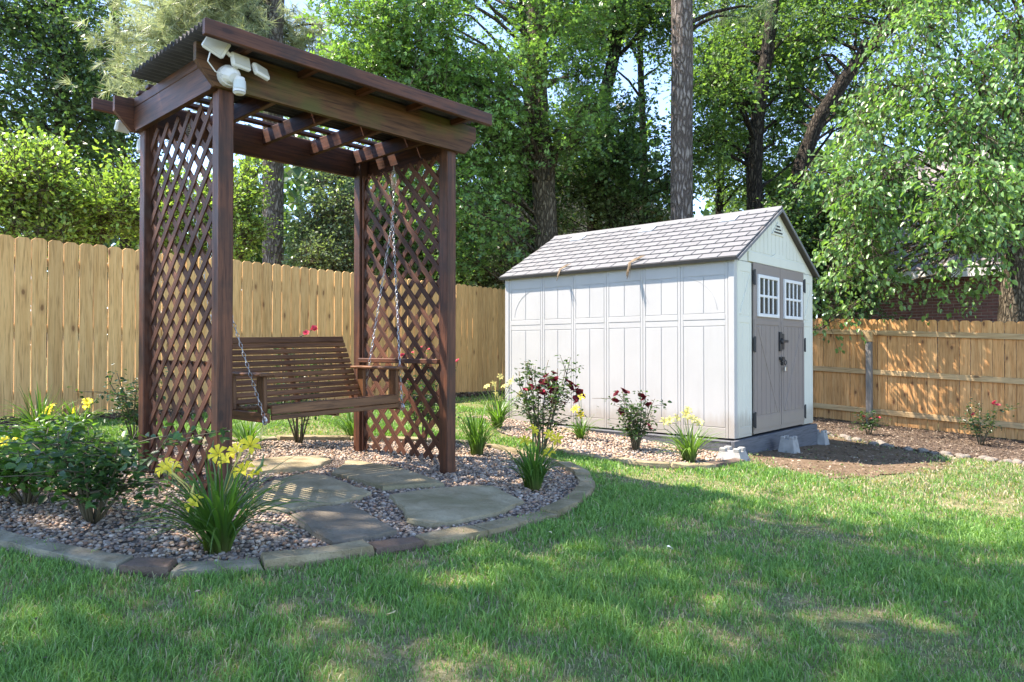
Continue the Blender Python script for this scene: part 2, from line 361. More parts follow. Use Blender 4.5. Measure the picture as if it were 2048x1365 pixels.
# ------------------------------------------------------------------ FENCES
def picket_mesh(name, wd, h, th=.016):
    c = wd * .24
    return MB().prism([(-wd / 2, 0), (wd / 2, 0), (wd / 2, h - c * .8), (wd / 2 - c, h), (-wd / 2 + c, h), (-wd / 2, h - c * .8)], th, 'y', -th / 2).mesh(name)
def fence(name, label, P0, D, N, t0, t1, pitch, wd, topf, mat, rails_side, rail_z, posts, seed):
    r = random.Random(seed)
    ang = math.atan2(D[1], D[0]); base = P0 + D * t0
    root = empty(name, (base[0], base[1], gz(*base)), ang, label, 'fence')
    zb = gz(*base); n = int((t1 - t0) / pitch); meshes = [picket_mesh('picket', wd + r.uniform(-.005, .002), 1.95) for _ in range(7)]
    for m in meshes: m.materials.append(mat)
    side = -1 if N @ np.array([-D[1], D[0]]) < 0 else 1       # local y of the yard side
    for k in range(n):
        x = (k + .5) * pitch; q = base + D * x; top = topf(t0 + x); bot = gz(*q) + .02
        o = new_obj('picket', r.choice(meshes), None, root)
        h = top - bot + r.uniform(-.006, .006); o.location = (x, r.uniform(-.002, .002), bot - zb); o.scale = (1, 1, h / 1.95); o.rotation_euler = (0, r.uniform(-.003, .003), r.uniform(-.02, .02))
    yr = side * rails_side * .033
    bounds = [0] + [p - t0 for p in posts] + [t1 - t0]
    for rz in rail_z:
        for a, b in zip(bounds[:-1], bounds[1:]):
            if b - a < .1: continue
            qa, qb = base + D * a, base + D * b
            za = gz(*qa) + rz * (topf(t0 + a) - gz(*qa)) - zb; zc = gz(*qb) + rz * (topf(t0 + b) - gz(*qb)) - zb
            m = MB().bar((a + .003, 0, 0), (b - .003, 0, zc - za), .038, .085)
            o = m.build('rail', MT['rail'], root); o.location = (0, yr, za)
    for p in posts:
        q = base + D * (p - t0); h = (topf(p) - gz(*q)) * .88; x = p - t0
        yy = side * rails_side * .10
        o = MB().box(-.045, .045, -.045, .045, -.3, h - .17, .008).build('post', MT['oldpost'], root); o.location = (x, yy, gz(*q) - zb)
        o2 = MB().box(-.058, .058, -.03, .05, h - .168, h, .004).build('post_block', MT['rail'], root); o2.location = (x, yy, gz(*q) - zb)
    return root
fence('picket_fence', 'tall pale pine picket fence behind the swing arbor, dog-eared boards facing the yard', LF0, LFD, LFN, -3.1, 11.15, .153, .1455, lambda t: 2.27 + .002 * t, MT['pine'], -1, (.13, .5, .87), [-2.6, -.2, 2.2, 4.6, 7.0, 9.4], 3)
fence('picket_fence', 'honey-coloured pine picket fence right of the shed with rails and grey post showing', RF0, RFD, RFN, -2.6, 7.75, .147, .1435, lambda t: 1.54 + .045 * t, MT['pine_r'], 1, (.13, .5, .87), [-.95, 1.62, 4.1, 6.5], 4)

# ------------------------------------------------------------------ SHED
shed = empty('garden_shed', (SH[0], SH[1], SZ), SA, 'pale grey resin garden shed with brown double doors and shingled gable roof', 'shed')
# local frame: x along the door front, y along the long side (away), z up; the long wall faces -x, the doors face -y
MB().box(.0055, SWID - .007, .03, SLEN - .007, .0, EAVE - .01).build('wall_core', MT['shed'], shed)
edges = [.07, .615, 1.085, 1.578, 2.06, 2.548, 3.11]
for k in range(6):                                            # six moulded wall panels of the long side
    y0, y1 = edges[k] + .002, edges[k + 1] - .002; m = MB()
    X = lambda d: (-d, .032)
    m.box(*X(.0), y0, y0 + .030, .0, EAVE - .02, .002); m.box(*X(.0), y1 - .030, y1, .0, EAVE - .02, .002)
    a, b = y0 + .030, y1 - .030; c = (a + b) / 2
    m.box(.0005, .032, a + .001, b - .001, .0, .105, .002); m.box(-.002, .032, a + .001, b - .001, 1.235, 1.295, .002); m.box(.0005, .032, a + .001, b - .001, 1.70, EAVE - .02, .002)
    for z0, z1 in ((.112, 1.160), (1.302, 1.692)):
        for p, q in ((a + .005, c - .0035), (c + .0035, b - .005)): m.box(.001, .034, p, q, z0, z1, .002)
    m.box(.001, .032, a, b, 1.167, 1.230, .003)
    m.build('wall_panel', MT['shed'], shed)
m = MB()
for cyy, sgn, r0 in ((.59, -1, .40), (2.60, 1, .42)):
    pts = [(-.004, cyy + sgn * r0 * math.sin(t), 1.31 + .38 * math.cos(t)) for t in np.linspace(.2, 1.5, 12)]
    m.tube([(q[0] + .004, q[1], q[2]) for q in pts], .0025, 4)
m.build('arch_moulding', MT['shed'], shed)
for yy in (-.004, 3.115): MB().box(-.006, .06, yy, yy + .07, 0, EAVE - .02, .006).build('corner_post', MT['shed'], shed)
# front: side panels, gable, header
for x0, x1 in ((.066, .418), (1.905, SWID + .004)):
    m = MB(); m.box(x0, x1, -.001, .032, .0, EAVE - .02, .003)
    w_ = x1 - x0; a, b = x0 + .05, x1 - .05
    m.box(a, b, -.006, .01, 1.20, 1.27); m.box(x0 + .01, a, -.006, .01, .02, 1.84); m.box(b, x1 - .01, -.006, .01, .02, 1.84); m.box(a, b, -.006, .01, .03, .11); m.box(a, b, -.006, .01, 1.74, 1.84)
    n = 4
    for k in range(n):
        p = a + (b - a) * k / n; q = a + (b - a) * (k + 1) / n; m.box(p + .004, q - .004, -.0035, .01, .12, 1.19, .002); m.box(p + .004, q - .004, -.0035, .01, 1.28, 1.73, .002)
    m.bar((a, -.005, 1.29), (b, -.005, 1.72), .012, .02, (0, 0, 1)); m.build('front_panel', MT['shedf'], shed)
HP = PEAK - .05
half = SWID / 2; slope = math.atan2(HP - EAVE, half)
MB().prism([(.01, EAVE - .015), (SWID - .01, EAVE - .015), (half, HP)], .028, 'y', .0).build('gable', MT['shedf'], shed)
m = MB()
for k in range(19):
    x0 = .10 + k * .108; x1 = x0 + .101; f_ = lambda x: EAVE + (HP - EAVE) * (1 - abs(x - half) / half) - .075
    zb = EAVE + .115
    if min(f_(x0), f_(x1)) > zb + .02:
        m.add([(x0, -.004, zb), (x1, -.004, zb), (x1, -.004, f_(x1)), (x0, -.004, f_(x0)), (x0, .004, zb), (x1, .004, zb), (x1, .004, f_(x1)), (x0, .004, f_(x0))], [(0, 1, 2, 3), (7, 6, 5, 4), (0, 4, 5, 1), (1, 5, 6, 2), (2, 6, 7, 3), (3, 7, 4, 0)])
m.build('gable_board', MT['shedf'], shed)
hd = MB().box(.32, SWID - .30, -.016, .01, EAVE - .012, EAVE + .095, .004)
hd.prism([(.95, EAVE + .095), (1.40, EAVE + .095), (1.30, EAVE + .135), (1.05, EAVE + .135)], .020, 'y', -.012); hd.build('door_header', MT['shedf'], shed)
m = MB(); zc = HP - .22
m.prism([(half - .17, zc - .065), (half + .17, zc - .065), (half, zc + .085)], .010, 'y', -.014)
vent = m.build('gable_vent', MT['shedf'], shed)
for k in range(3):
    ww = .115 - k * .035; MB().box(half - ww, half + ww, -.020, -.012, zc - .045 + k * .036, zc - .028 + k * .036).build('vent_slot', MT['black'], vent)
# doors
def door(x0, x1, hinge_left):
    d = MB(); d.box(x0, x1, -.018, .0, .012, EAVE - .016, .004)
    d.box(x0 + .055, x1 - .05, -.024, -.016, 1.19, 1.245); d.box(x0 + .055, x1 - .05, -.024, -.016, .06, .20); d.box(x0 + .006, x0 + .052, -.024, -.016, .06, 1.245); d.box(x1 - .047, x1 - .006, -.024, -.016, .06, 1.245)
    a, b = x0 + .07, x1 - .065
    for k in range(5):
        p = a + (b - a) * k / 5; q = a + (b - a) * (k + 1) / 5; d.box(p + .004, q - .004, -.0225, -.016, .212, 1.18, .002)
    s = 1 if hinge_left else -1; xm = (a + b) / 2
    d.bar((xm + s * (b - a) * .45, -.021, .22), (xm - s * (b - a) * .45, -.021, 1.17), .012, .035, (0, 0, 1))
    o = d.build('door', MT['door'], shed)
    wx0, wx1 = (x0 + .085, x1 - .075) if hinge_left else (x0 + .08, x1 - .085); z0, z1 = 1.275, 1.735; fr = MB(); t = .038
    fr.box(wx0, wx0 + t, -.040, -.014, z0, z1); fr.box(wx1 - t, wx1, -.040, -.014, z0, z1); fr.box(wx0 + t + .001, wx1 - t - .001, -.039, -.014, z0, z0 + t); fr.box(wx0 + t + .001, wx1 - t - .001, -.039, -.014, z1 - t, z1)
    for k in range(1, 4):
        p = wx0 + t + (wx1 - wx0 - 2 * t) * k / 4; fr.box(p - .011, p + .011, -.036, -.014, z0 + t + .001, z1 - t - .001)
    zm = (z0 + z1) / 2; fr.box(wx0 + t + .001, wx1 - t - .001, -.034, -.014, zm - .014, zm + .014)
    f = fr.build('window_frame', MT['white'], shed)
    for ix in range(4):
        for iz in range(2):
            p = wx0 + t + (wx1 - wx0 - 2 * t) * ix / 4; q = wx0 + t + (wx1 - wx0 - 2 * t) * (ix + 1) / 4; za = z0 + t if iz == 0 else zm + .014; zb_ = zm - .014 if iz == 0 else z1 - t
            MB().box(p + .002, q - .002, -.0245, -.019, za - .001, zb_ + .001, .0005).build('pane', MT['glass'], f)
    for z in (.09, .90, 1.62):
        xh = x0 if hinge_left else x1; MB().box(xh - .016, xh + .016, -.032, -.012, z, z + .15).tube([(xh, -.034, z - .01), (xh, -.034, z + .16)], .009, 6).build('hinge', MT['black'], o)
    return o
dl = door(.436, 1.168, True); dr = door(1.178, 1.905, False)
MB().box(1.105, 1.165, -.042, -.02, .90, 1.12).box(1.10, 1.30, -.062, -.044, 1.00, 1.030).box(1.12, 1.15, -.07, -.03, .985, 1.05).build('latch_handle', MT['black'], shed)
MB().box(1.18, 1.235, -.040, -.02, .92, 1.10).build('latch_plate', MT['black'], shed)
m = MB().box(1.11, 1.25, -.040, -.022, .80, .835).box(1.155, 1.20, -.052, -.024, .74, .835); m.torus((1.235, -.05, .77), (1, 0, 0), (0, 0, 1), .028, .028, 8, 5, .006); m.torus((1.13, -.05, .80), (1, 0, 0), (0, 0, 1), .02, .02, 8, 5, .006)
hasp = m.build('hasp', MT['black'], shed)
MB().box(1.175, 1.225, -.075, -.05, .67, .725, .006).build('padlock', MT['steel'], hasp)
# roof: two slopes, each shingle its own piece on the side the photograph shows
OH, OG = .055, .055                                         # eave and gable overhang
sl_len = math.hypot(half + OH, (HP - EAVE) * (half + OH) / half)
def roof_slope(side):
    e = empty('roof_slope', (0, 0, 0)); bpy.data.objects.remove(e)
    ez = EAVE - OH * math.tan(slope) + .02
    m = MB(); x0 = -OH; d = Vector((math.cos(slope), 0, math.sin(slope))); nrm = Vector((-math.sin(slope), 0, math.cos(slope)))
    def P(s, y, h):
        q = Vector((x0, y, ez)) + d * s + nrm * h
        return q if side < 0 else Vector((SWID - q.x, q.y, q.z))
    def slab(mb, s0, s1, y0, y1, h0, h1, tilt=0):
        vs = [P(s0, y0, h0), P(s1, y0, h0), P(s1, y1, h0), P(s0, y1, h0), P(s0, y0, h1 + tilt), P(s1, y0, h1), P(s1, y1, h1), P(s0, y1, h1 + tilt)]
        mb.add(vs, [(0, 1, 2, 3), (7, 6, 5, 4), (0, 4, 5, 1), (1, 5, 6, 2), (2, 6, 7, 3), (3, 7, 4, 0)])
    slab(m, -.004, sl_len - .002, -OG, SLEN + OG, -.012, .012); slab(m, -.012, -.004, -OG, SLEN + OG, -.020, .020)
    roof = m.build('roof', MT['roofbase'], shed)
    rows = 10; rh = sl_len / rows; cols = 15; cw = (SLEN + 2 * OG) / cols
    full = MB(); slab(full, 0, rh - .004, 0, cw - .014, .012, .016, .010)
    ori = P(0, 0, 0); full.v = [tuple(Vector(q) - ori) for q in full.v]; fm = full.mesh('shingle'); fm.materials.append(MT['shingle'])
    sky_rows = (rows - 1,)
    for r_ in range(rows):
        off = (r_ * .37 % 1.0) * cw; k = 0; y = -OG - off
        while y < SLEN + OG - .02:
            a = max(y, -OG); b = min(y + cw, SLEN + OG); wd = b - a
            mid = (a + b) / 2
            sk = r_ == rows - 2 and side < 0 and any(abs(mid - c_) < cw * .5 for c_ in (.42, 1.55, 2.68))
            if wd > .05 and not sk:
                o = new_obj('shingle', fm, None, roof); q = P(r_ * rh, a, 0); o.location = q; o.scale = (1, (wd - .014) / (cw - .014), 1)
            elif sk:
                mb = MB(); slab(mb, r_ * rh + .01, (r_ + 1) * rh + .03, a + .01, b - .01, .012, .030); mb.build('skylight_panel', MT['skylight'], roof)
            y += cw
    return roof
roof_slope(-1); roof_slope(1)
rz_ = EAVE - OH * math.tan(slope) + .02 + sl_len * math.sin(slope)
MB().prism([(half - .06, rz_ - .018), (half, rz_ + .03), (half + .06, rz_ - .018), (half, rz_ + .005)], SLEN + 2 * OG + .01, 'y', -OG - .005).build('ridge_cap', MT['shingle'], shed)
for s in (-1, 1):                                           # rake trim on the front gable
    p0 = Vector((half + s * (half + OH), -OG - .010, EAVE - OH * math.tan(slope) + .0)); p1 = Vector((half + s * .002, -OG - .010, rz_ - .02))
    MB().bar(p0, p1, .014, .032).build('rake_trim', MT['shingle'], shed)
# skirt under the shed
gmin = lambda a, b: gz(*sp(a, b)) - SZ
m = MB().box(-.10, SWID + .03, -.045, .0, -.30, -.012); m.build('base_board', MT['skirt'], shed)
MB().box(-.10, -.062, .004, SLEN, -.30, -.016).build('base_board', MT['skirt'], shed)
MB().box(-.10, SWID, .004, SLEN, -.05, -.018).build('deck', MT['skirt'], shed)
MB().box(SWID - .01, SWID + .03, .004, SLEN, -.30, -.016).build('base_board', MT['skirt'], shed)
# concrete pier blocks
def pier(px, py, h, wd, label, rz=.84, tip=0):
    p = G(px, py); a, b = wd / 2, wd * .36
    m = MB(); m.add([(-a, -a, 0), (a, -a, 0), (a, a, 0), (-a, a, 0), (-b, -b, h), (b, -b, h), (b, b, h), (-b, b, h)], [(0, 1, 2, 3), (7, 6, 5, 4), (0, 4, 5, 1), (1, 5, 6, 2), (2, 6, 7, 3), (3, 7, 4, 0)])
    c = b * .36
    for sx in (-1, 1):
        for sy in (-1, 1): m.box(sx * b if sx < 0 else c, -c if sx < 0 else b, sy * b if sy < 0 else c, -c if sy < 0 else b, h - .002, h + .035, .005)
    o = m.build('pier_block', MT['concrete']); o.location = p - np.array([0, 0, .01]); o.rotation_euler = (tip, 0, rz); tag(o, label, 'concrete block', 'concrete pier blocks around the shed base')
    bv = o.modifiers.new('b', 'BEVEL'); bv.width = .008; bv.segments = 1
pier(1465, 921, .10, .27, 'notched concrete pier block lying at the shed corner beside the edging stone', .95)
pier(1578, 908, .17, .19, 'upright concrete pier block leaning against the shed skirt below the doors')
pier(1640, 890, .16, .19, 'concrete pier block at the far corner of the shed skirt', .9)

# ------------------------------------------------------------------ SWING ARBOR
GA = .8173; GO = np.array([-1.7297, 4.2959]); GU = np.array([math.cos(GA), math.sin(GA)]); GW = np.array([-math.sin(GA), math.cos(GA)])
GZ0 = gz(*GO); GWD, GDP = 1.797, 1.156; gl = lambda a, b: GO + a * GU + b * GW
arb = empty('garden_arbor', (GO[0], GO[1], GZ0), GA, 'dark red stained timber arbor with lattice sides standing in the round gravel bed', 'arbor')
Zt = 2.64 - GZ0
for a in (0, GWD):
    for b in (0, GDP):
        zb = gz(*gl(a, b)) - GZ0 - .1; p = MB().box(-.046, .046, -.046, .046, zb, Zt + (.20 if b else .20), .006).build('post', MT['stain_z'], arb); p.location = (a, b, 0)
def clipped(x0, x1, z0, h, c): return [(x0 + c, z0), (x1 - c, z0), (x1, z0 + c * 1.1), (x1, z0 + h), (x0, z0 + h), (x0, z0 + c * 1.1)]
HB = .225
MB().prism(clipped(-.20, GWD + .22, Zt, HB, .11), .038, 'y', -.086).build('header_beam', MT['moss_x'], arb)
MB().prism(clipped(-.21, GWD + .22, Zt, HB, .11), .038, 'y', GDP + .048).build('header_beam', MT['stain_x'], arb)
for x in (-.086, GWD + .048):
    MB().prism(clipped(-.046, GDP + .047, Zt - .003, .165, .03), .038, 'x', x).build('side_beam', MT['stain_y'], arb)
    MB().box(x, x + .036, -.045, GDP + .045, Zt + .166, Zt + .235).build('side_filler', MT['stain_y'], arb)
ZR = Zt + HB - .098
for x in (.03, .46, .90, 1.33, 1.76):
    MB().box(x - .019, x + .019, -.045, GDP + .045, ZR - .02, ZR + .10).box(x - .019, x + .019, -.30, -.088, ZR + .058, ZR + .10).box(x - .019, x + .019, GDP + .088, GDP + .30, ZR + .058, ZR + .10).build('rafter', MT['stain_y'], arb)
ZF = ZR + .10
MB().box(-.26, GWD + .15, -.34, -.302, ZF - .055, ZF + .035).build('fascia', MT['stain_x'], arb)
MB().box(-.27, GWD + .15, GDP + .302, GDP + .34, ZF - .055, ZF + .03).build('fascia', MT['stain_x'], arb)
for b in (.93, 1.10, 1.30): MB().box(-.10, GWD + .12, b - .03, b + .03, ZF + .003, ZF + .03).build('purlin', MT['stain_x'], arb)
def corrugated(b0, b1, z):
    n = int((b1 - b0) / .052); m = MB(); N = n * 6; vs = []; t = .004
    for i_ in range(N + 1):
        y = b0 + (b1 - b0) * i_ / N; zz = z + .017 * math.sin(2 * math.pi * i_ / 6)
        vs += [(-.25, y, zz), (GWD + .14, y, zz), (-.25, y, zz + t), (GWD + .14, y, zz + t)]
    fs = []
    for i_ in range(N):
        a = i_ * 4; b = a + 4; fs += [(a, b, b + 1, a + 1), (a + 2, a + 3, b + 3, b + 2), (a, a + 2, b + 2, b), (a + 1, b + 1, b + 3, a + 3)]
    m.add(vs, fs); return m
corrugated(-.30, .12, ZF + .022).build('roof_sheet', MT['corr'], arb, True); corrugated(.125, .50, ZF + .026).build('roof_sheet', MT['corr'], arb, True); corrugated(.505, .80, ZF + .022).build('roof_sheet', MT['corr'], arb, True)
# lattice: every slat a piece
def lattice(x, z0, z1, y0, y1, outer):
    sp_ = .174; W_, H_ = y1 - y0, z1 - z0
    for dirn in (1, -1):
        k = -int(W_ / sp_) - 1
        while True:
            c = k * sp_ + .05                                  # line z = c + s (dirn 1) or z = c + (W - s)
            if c > H_: break
            s0, s1 = max(0, -c), min(W_, H_ - c)
            if s1 - s0 > .05:
                ya, yb = (s0, s1) if dirn > 0 else (W_ - s0, W_ - s1); xx = x + outer * (.0045 if dirn > 0 else -.0045)
                o = new_obj('lattice_slat', lat_mesh(s1 - s0), None, arb)
                o.location = (xx, y0 + ya, z0 + s0 + c)
                o.rotation_euler = Vector((0, yb - ya, s1 - s0)).to_track_quat('X', 'Z').to_euler() if False else (0, 0, 0)
                ang = math.atan2(s1 - s0, yb - ya); o.rotation_euler = (ang, 0, 0); o.scale = (1, (s1 - s0) * math.sqrt(2), 1)
            k += 1
LM = None
def lat_mesh(_):
    global LM
    if LM is None:
        LM = MB().box(-.0042, .0042, 0, 1, -.0225, .0225, .001).mesh('lattice_slat'); LM.materials.append(MT['lat'])
    return LM
MT['lat'] = wood('stained_lattice', (.045, .017, .010), (.165, .064, .032), 'y', False, None, .65, .35)
gR = gz(*gl(GWD, .6)) - GZ0
lattice(0, .02, Zt - .01, .048, GDP - .048, 1); lattice(GWD, .07, Zt - .01, .048, GDP - .048, -1)
for x in (0, GWD):
    for zz in (.82,): MB().box(x + .030 if x == 0 else x - .068, x + .068 if x == 0 else x - .030, .05, GDP - .05, zz, zz + .038).build('side_rail', MT['stain_y'], arb)
    s = 1 if x == 0 else -1
    MB().box(x + .0095 * s, x + .028 * s, .048, .075, .05, Zt - .01).build('lattice_stop', MT['stain_z'], arb); MB().box(x + .0095 * s, x + .028 * s, GDP - .075, GDP - .048, .05, Zt - .01).build('lattice_stop', MT['stain_z'], arb)

# swing bench
sz0 = .745 - GZ0                                            # height of the seat's front edge above the arbor's base
A0, A1, B0 = .44, 1.51, .25; ps = gl((A0 + A1) / 2, B0)
sw = empty('porch_swing', (ps[0], ps[1], GZ0 + sz0 - .10), GA + .02, 'brown slatted porch swing hanging on chains inside the arbor', 'swing'); sw.rotation_euler = (0, R(-1.2), GA + .02)
hw = (A1 - A0) / 2
for k in range(8):                                          # seat slats, dipping to the back
    y = .02 + k * .058; z = .10 - .045 * math.sin(min(1, y / .45) * 1.5); MB().box(-hw, hw, y, y + .05, z - .018, z, .004).build('seat_slat', MT['swing_x'], sw)
MB().box(-hw, hw, -.022, -.001, .035, .098).build('front_apron', MT['swing_x'], sw); MB().box(-hw, hw, -.018, -.001, -.002, .031).build('front_apron', MT['swing_x'], sw)
for x in (-hw - .032, -.02, hw + .002): MB().box(x, x + .03, -.005 if abs(x) > .1 else .005, .56, -.02, .045).build('seat_support', MT['swing_y'], sw)
bt = Vector((0, .235, .49)).normalized(); b0 = Vector((0, .47, .075))
nb = 11
for k in range(nb):
    s = .02 + k * .0485; c = b0 + bt * s + Vector((0, .02 * (k / nb) ** 2, 0)); yv = Vector((0, bt.z, -bt.y)); wid = .036 if k < nb - 1 else .05
    m = MB().bar((-hw, c.y, c.z), (hw, c.y, c.z), .018, wid, bt, .003); m.build('back_slat', MT['swing_x'], sw)
for x in (-hw + .03, -.015, hw - .06):
    p0, p1 = b0 + Vector((x, .021, -.06)), b0 + bt * .52 + Vector((x, .045, 0)); MB().bar(p0, p1, .03, .035, (0, 1, 0)).build('back_support', MT['swing_z'], sw)
for s in (-1, 1):
    x = s * (hw + .005); ax0, ax1 = (x - .03, x + .085) if s > 0 else (x - .085, x + .03)
    MB().box(ax0, ax1, -.03, .58, .29, .312, .006).build('armrest', MT['swing_y'], sw)
    MB().box(x + s * .0, x + s * .03, .02, .11, .046, .288).build('arm_post', MT['swing_z'], sw)
    MB().box(x + s * .0, x + s * .03, .44, .52, .046, .288).build('arm_post', MT['swing_z'], sw)
bpy.context.view_layer.update()
Mi = sw.matrix_world.inverted()
def chain(p0, p1):
    p0, p1 = Vector(p0), Vector(p1); d = p1 - p0; L = d.length; d.normalize(); a = d.cross(Vector((0.3, 1, .1))).normalized(); b = d.cross(a); m = MB(); n = int(L / .034)
    for k in range(n + 1):
        m.torus(p0 + d * (k * L / n), d, a if k % 2 else b, .021, .0095, 8, 4, .0026)
    return m
def gw(a, b, z): q = gl(a, b); return Mi @ Vector((q[0], q[1], z))
for s, a in ((-1, .045), (1, GWD - .05)):
    hk = gw(a, .62, 2.635); s0 = gw(a, .62, 2.60); s1 = gw(a, .62, 2.43); jn = gw(a - s * .01, .62, 2.20)
    m = MB(); T = 13; pts = []
    for k in range(T * 8 + 1):
        t = k / (T * 8); an = k / 8 * 2 * math.pi; r_ = .021 * min(1, .35 + 3 * min(t, 1 - t)); pts.append(s0.lerp(s1, t) + Vector((math.cos(an) * r_, math.sin(an) * r_, 0)))
    m.tube(pts, .0035, 4); m.tube([hk, s0], .005, 5); m.build('spring', MT['chain'], sw)
    chain(s1, jn).build('chain', MT['chain'], sw)
    fx = s * (hw + .045); f1 = Vector((fx, -.01 if s < 0 else .0, .01)); r1 = Vector((fx, .50, .01))
    chain(jn, f1).build('chain', MT['chain'], sw); chain(jn, r1).build('chain', MT['chain'], sw)
    m = MB(); m.torus(f1 + Vector((0, 0, -.01)), (0, 1, 0), (0, 0, 1), .026, .026, 12, 6, .005); m.build('chain_ring', MT['chain'], sw)
# floodlights
def flood(loc, rz, label):
    e = empty('security_floodlight', loc, rz, label, 'floodlight', 'white security floodlights on the arbor')
    m = MB(); m.tube([(0, .02, 0), (0, -.02, 0)], [.062, .062], 16); m.tube([(0, -.02, .0), (0, -.05, -.01), (0, -.075, -.03)], [.058, .05, .03], 14); m.build('mount', MT['white'], e, False)
    s = MB().tube([(.03, -.075, -.02), (.03, -.075, -.105)], [.030, .036], 12).tube([(.03, -.075, -.108), (.03, -.075, -.118)], [.036, .024], 12).build('motion_sensor', MT['white'], e)
    MB().tube([(.03, -.078, -.04), (.03, -.078, -.09)], [.0345, .0365], 12).build('sensor_window', MT['sensor'], s)
    def head(c, w_, h_, rot, nm):
        h = MB().box(-w_ / 2, w_ / 2, -.012, .022, -h_ / 2, h_ / 2, .010).build(nm, MT['white'], e); h.location = c; h.rotation_euler = rot
        MB().box(-w_ / 2 + .010, w_ / 2 - .010, -.0155, -.010, -h_ / 2 + .010, h_ / 2 - .010, .002).build('lamp_lens', MT['lens'], h)
    head((.03, -.095, .070), .125, .088, (R(-14), 0, R(10)), 'lamp_head'); head((.160, -.085, .052), .115, .080, (R(-26), R(4), R(20)), 'lamp_head')
    head((-.115, -.09, .125), .13, .105, (R(4), R(30), R(-30)), 'lamp_head')
    m = MB().tube([(0, -.06, .02), (.02, -.085, .055)], .014, 8).tube([(.10, -.09, .075), (.135, -.09, .065)], .011, 8).tube([(-.06, -.085, .11), (-.03, -.09, .085)], .011, 8)
    m.tube([(-.15, -.09, .07), (-.16, -.085, .02), (-.11, -.07, -.02), (-.06, -.05, -.02)], .004, 5); m.build('swivel_arm', MT['white'], e)
q = gl(-.02, -.108); flood((q[0], q[1], GZ0 + Zt + .065), GA, 'white security floodlight with three heads on the near corner of the arbor')
q = gl(.06, GDP + .15); flood((q[0], q[1], GZ0 + Zt + .02), GA + R(178), 'white security floodlight half hidden behind the far left corner of the arbor')

# ------------------------------------------------------------------ STONES
def slab_stone(name, poly, z0, h, mat, seed, sub=2):
    r = random.Random(seed); pts = []
    n = len(poly)
    for i_ in range(n):
        a, b = np.array(poly[i_][:2]), np.array(poly[(i_ + 1) % n][:2]); L = np.linalg.norm(b - a); k = max(1, int(L / .09))
        for j in range(k):
            q = a + (b - a) * j / k; amp = .010 if j else .0; pts.append(q + np.array([r.uniform(-amp, amp), r.uniform(-amp, amp)]))
    c = np.mean(pts, 0); N = len(pts); vs = []
    bot, mid, top, inn = [], [], [], []
    for q in pts:
        d = (c - q) / (np.linalg.norm(c - q) + 1e-6); j = r.uniform(-.004, .004)
        zz = gz(*q)
        vs += [(*(q + d * .006), zz + z0), (*(q - d * r.uniform(0, .006)), zz + z0 + h * .55), (*(q + d * (.003 + j * 1.5)), zz + z0 + h * .95 + j * .6), (*(q + d * .011), zz + z0 + h + j * 1.1)]
    fs = []
    for i_ in range(N):
        k = (i_ + 1) % N
        for l_ in range(3): fs.append((i_ * 4 + l_, k * 4 + l_, k * 4 + l_ + 1, i_ * 4 + l_ + 1))
    fs.append(tuple(i_ * 4 + 3 for i_ in range(N)))
    o = MB().add(vs, fs).build(name, mat); return o
flags = [([(478, 940), (520, 929), (580, 922), (645, 920), (662, 929), (640, 941), (585, 950), (520, 953), (480, 950)], 'flag', 'smooth oval grey flagstone at the back beneath the swing'),
 ([(697, 929), (722, 932), (800, 946), (862, 966), (890, 980), (830, 981), (766, 987), (722, 972), (664, 956)], 'flag', 'tan diamond-shaped flagstone between the swing and the right lattice post'),
 ([(505, 1000), (545, 972), (615, 958), (650, 962), (700, 980), (742, 996), (700, 1010), (640, 1022), (560, 1033), (515, 1025)], 'flag', 'broad tan flagstone in the middle behind the yellow daylily'),
 ([(778, 1003), (850, 990), (950, 981), (985, 983), (1012, 997), (1047, 1014), (1020, 1026), (1000, 1036), (900, 1058), (860, 1061), (815, 1052), (806, 1030)], 'flag', 'large tan flagstone nearest the curved edging on the right'),
 ([(582, 1043), (640, 1028), (705, 1020), (755, 1053), (795, 1076), (745, 1088), (665, 1098), (625, 1078)], 'flagd', 'dark slate-grey flagstone at the front of the bed')]
flagW = []
for i_, (pl, mt, lb) in enumerate(flags):
    pw = [G(*q) for q in pl]; flagW.append(pw); tag(slab_stone('flagstone', pw, -.01, .052, MT[mt], i_ + 5), lb, 'flagstone', 'flagstones set in the gravel bed')
# edging stones
def polyline(pts, n=40):
    out = []
    for a, b in zip(pts[:-1], pts[1:]):
        for j in range(10): out.append(a + (b - a) * j / 10)
    out.append(pts[-1]); return np.array(out)
def edging(line, breaks, width, h, mats, outsign, group, labels, seed):
    r = random.Random(seed); L = np.concatenate([[0], np.cumsum(np.linalg.norm(np.diff(line[:, :2], axis=0), axis=1))]); tot = L[-1]
    P = lambda s: np.array([np.interp(s, L, line[:, 0]), np.interp(s, L, line[:, 1])])
    for k in range(len(breaks) - 1):
        s0, s1 = breaks[k] + .006, breaks[k + 1] - .006; n = max(2, int((s1 - s0) / .12) + 1); wv = width * r.uniform(.88, 1.12); inner, outer = [], []
        for s in np.linspace(s0, s1, n):
            q = P(s); d = P(min(s + .05, tot)) - P(max(s - .05, 0)); d /= np.linalg.norm(d) + 1e-9; nn = np.array([d[1], -d[0]]) * outsign; inner.append(q - nn * .02); outer.append(q + nn * wv)
        o = slab_stone('edging_stone', inner + outer[::-1], -.02, h + .02 + r.uniform(-.012, .012), MT[mats[k % len(mats)]], seed * 50 + k)
        tag(o, labels(k), 'edging stone', group)
    return
fl = polyline(GP(bed_front)); Lf = np.concatenate([[0], np.cumsum(np.linalg.norm(np.diff(fl[:, :2], axis=0), axis=1))])
def s_at(px, py): g = G(px, py)[:2]; return Lf[np.argmin(np.linalg.norm(fl[:, :2] - g, axis=1))]
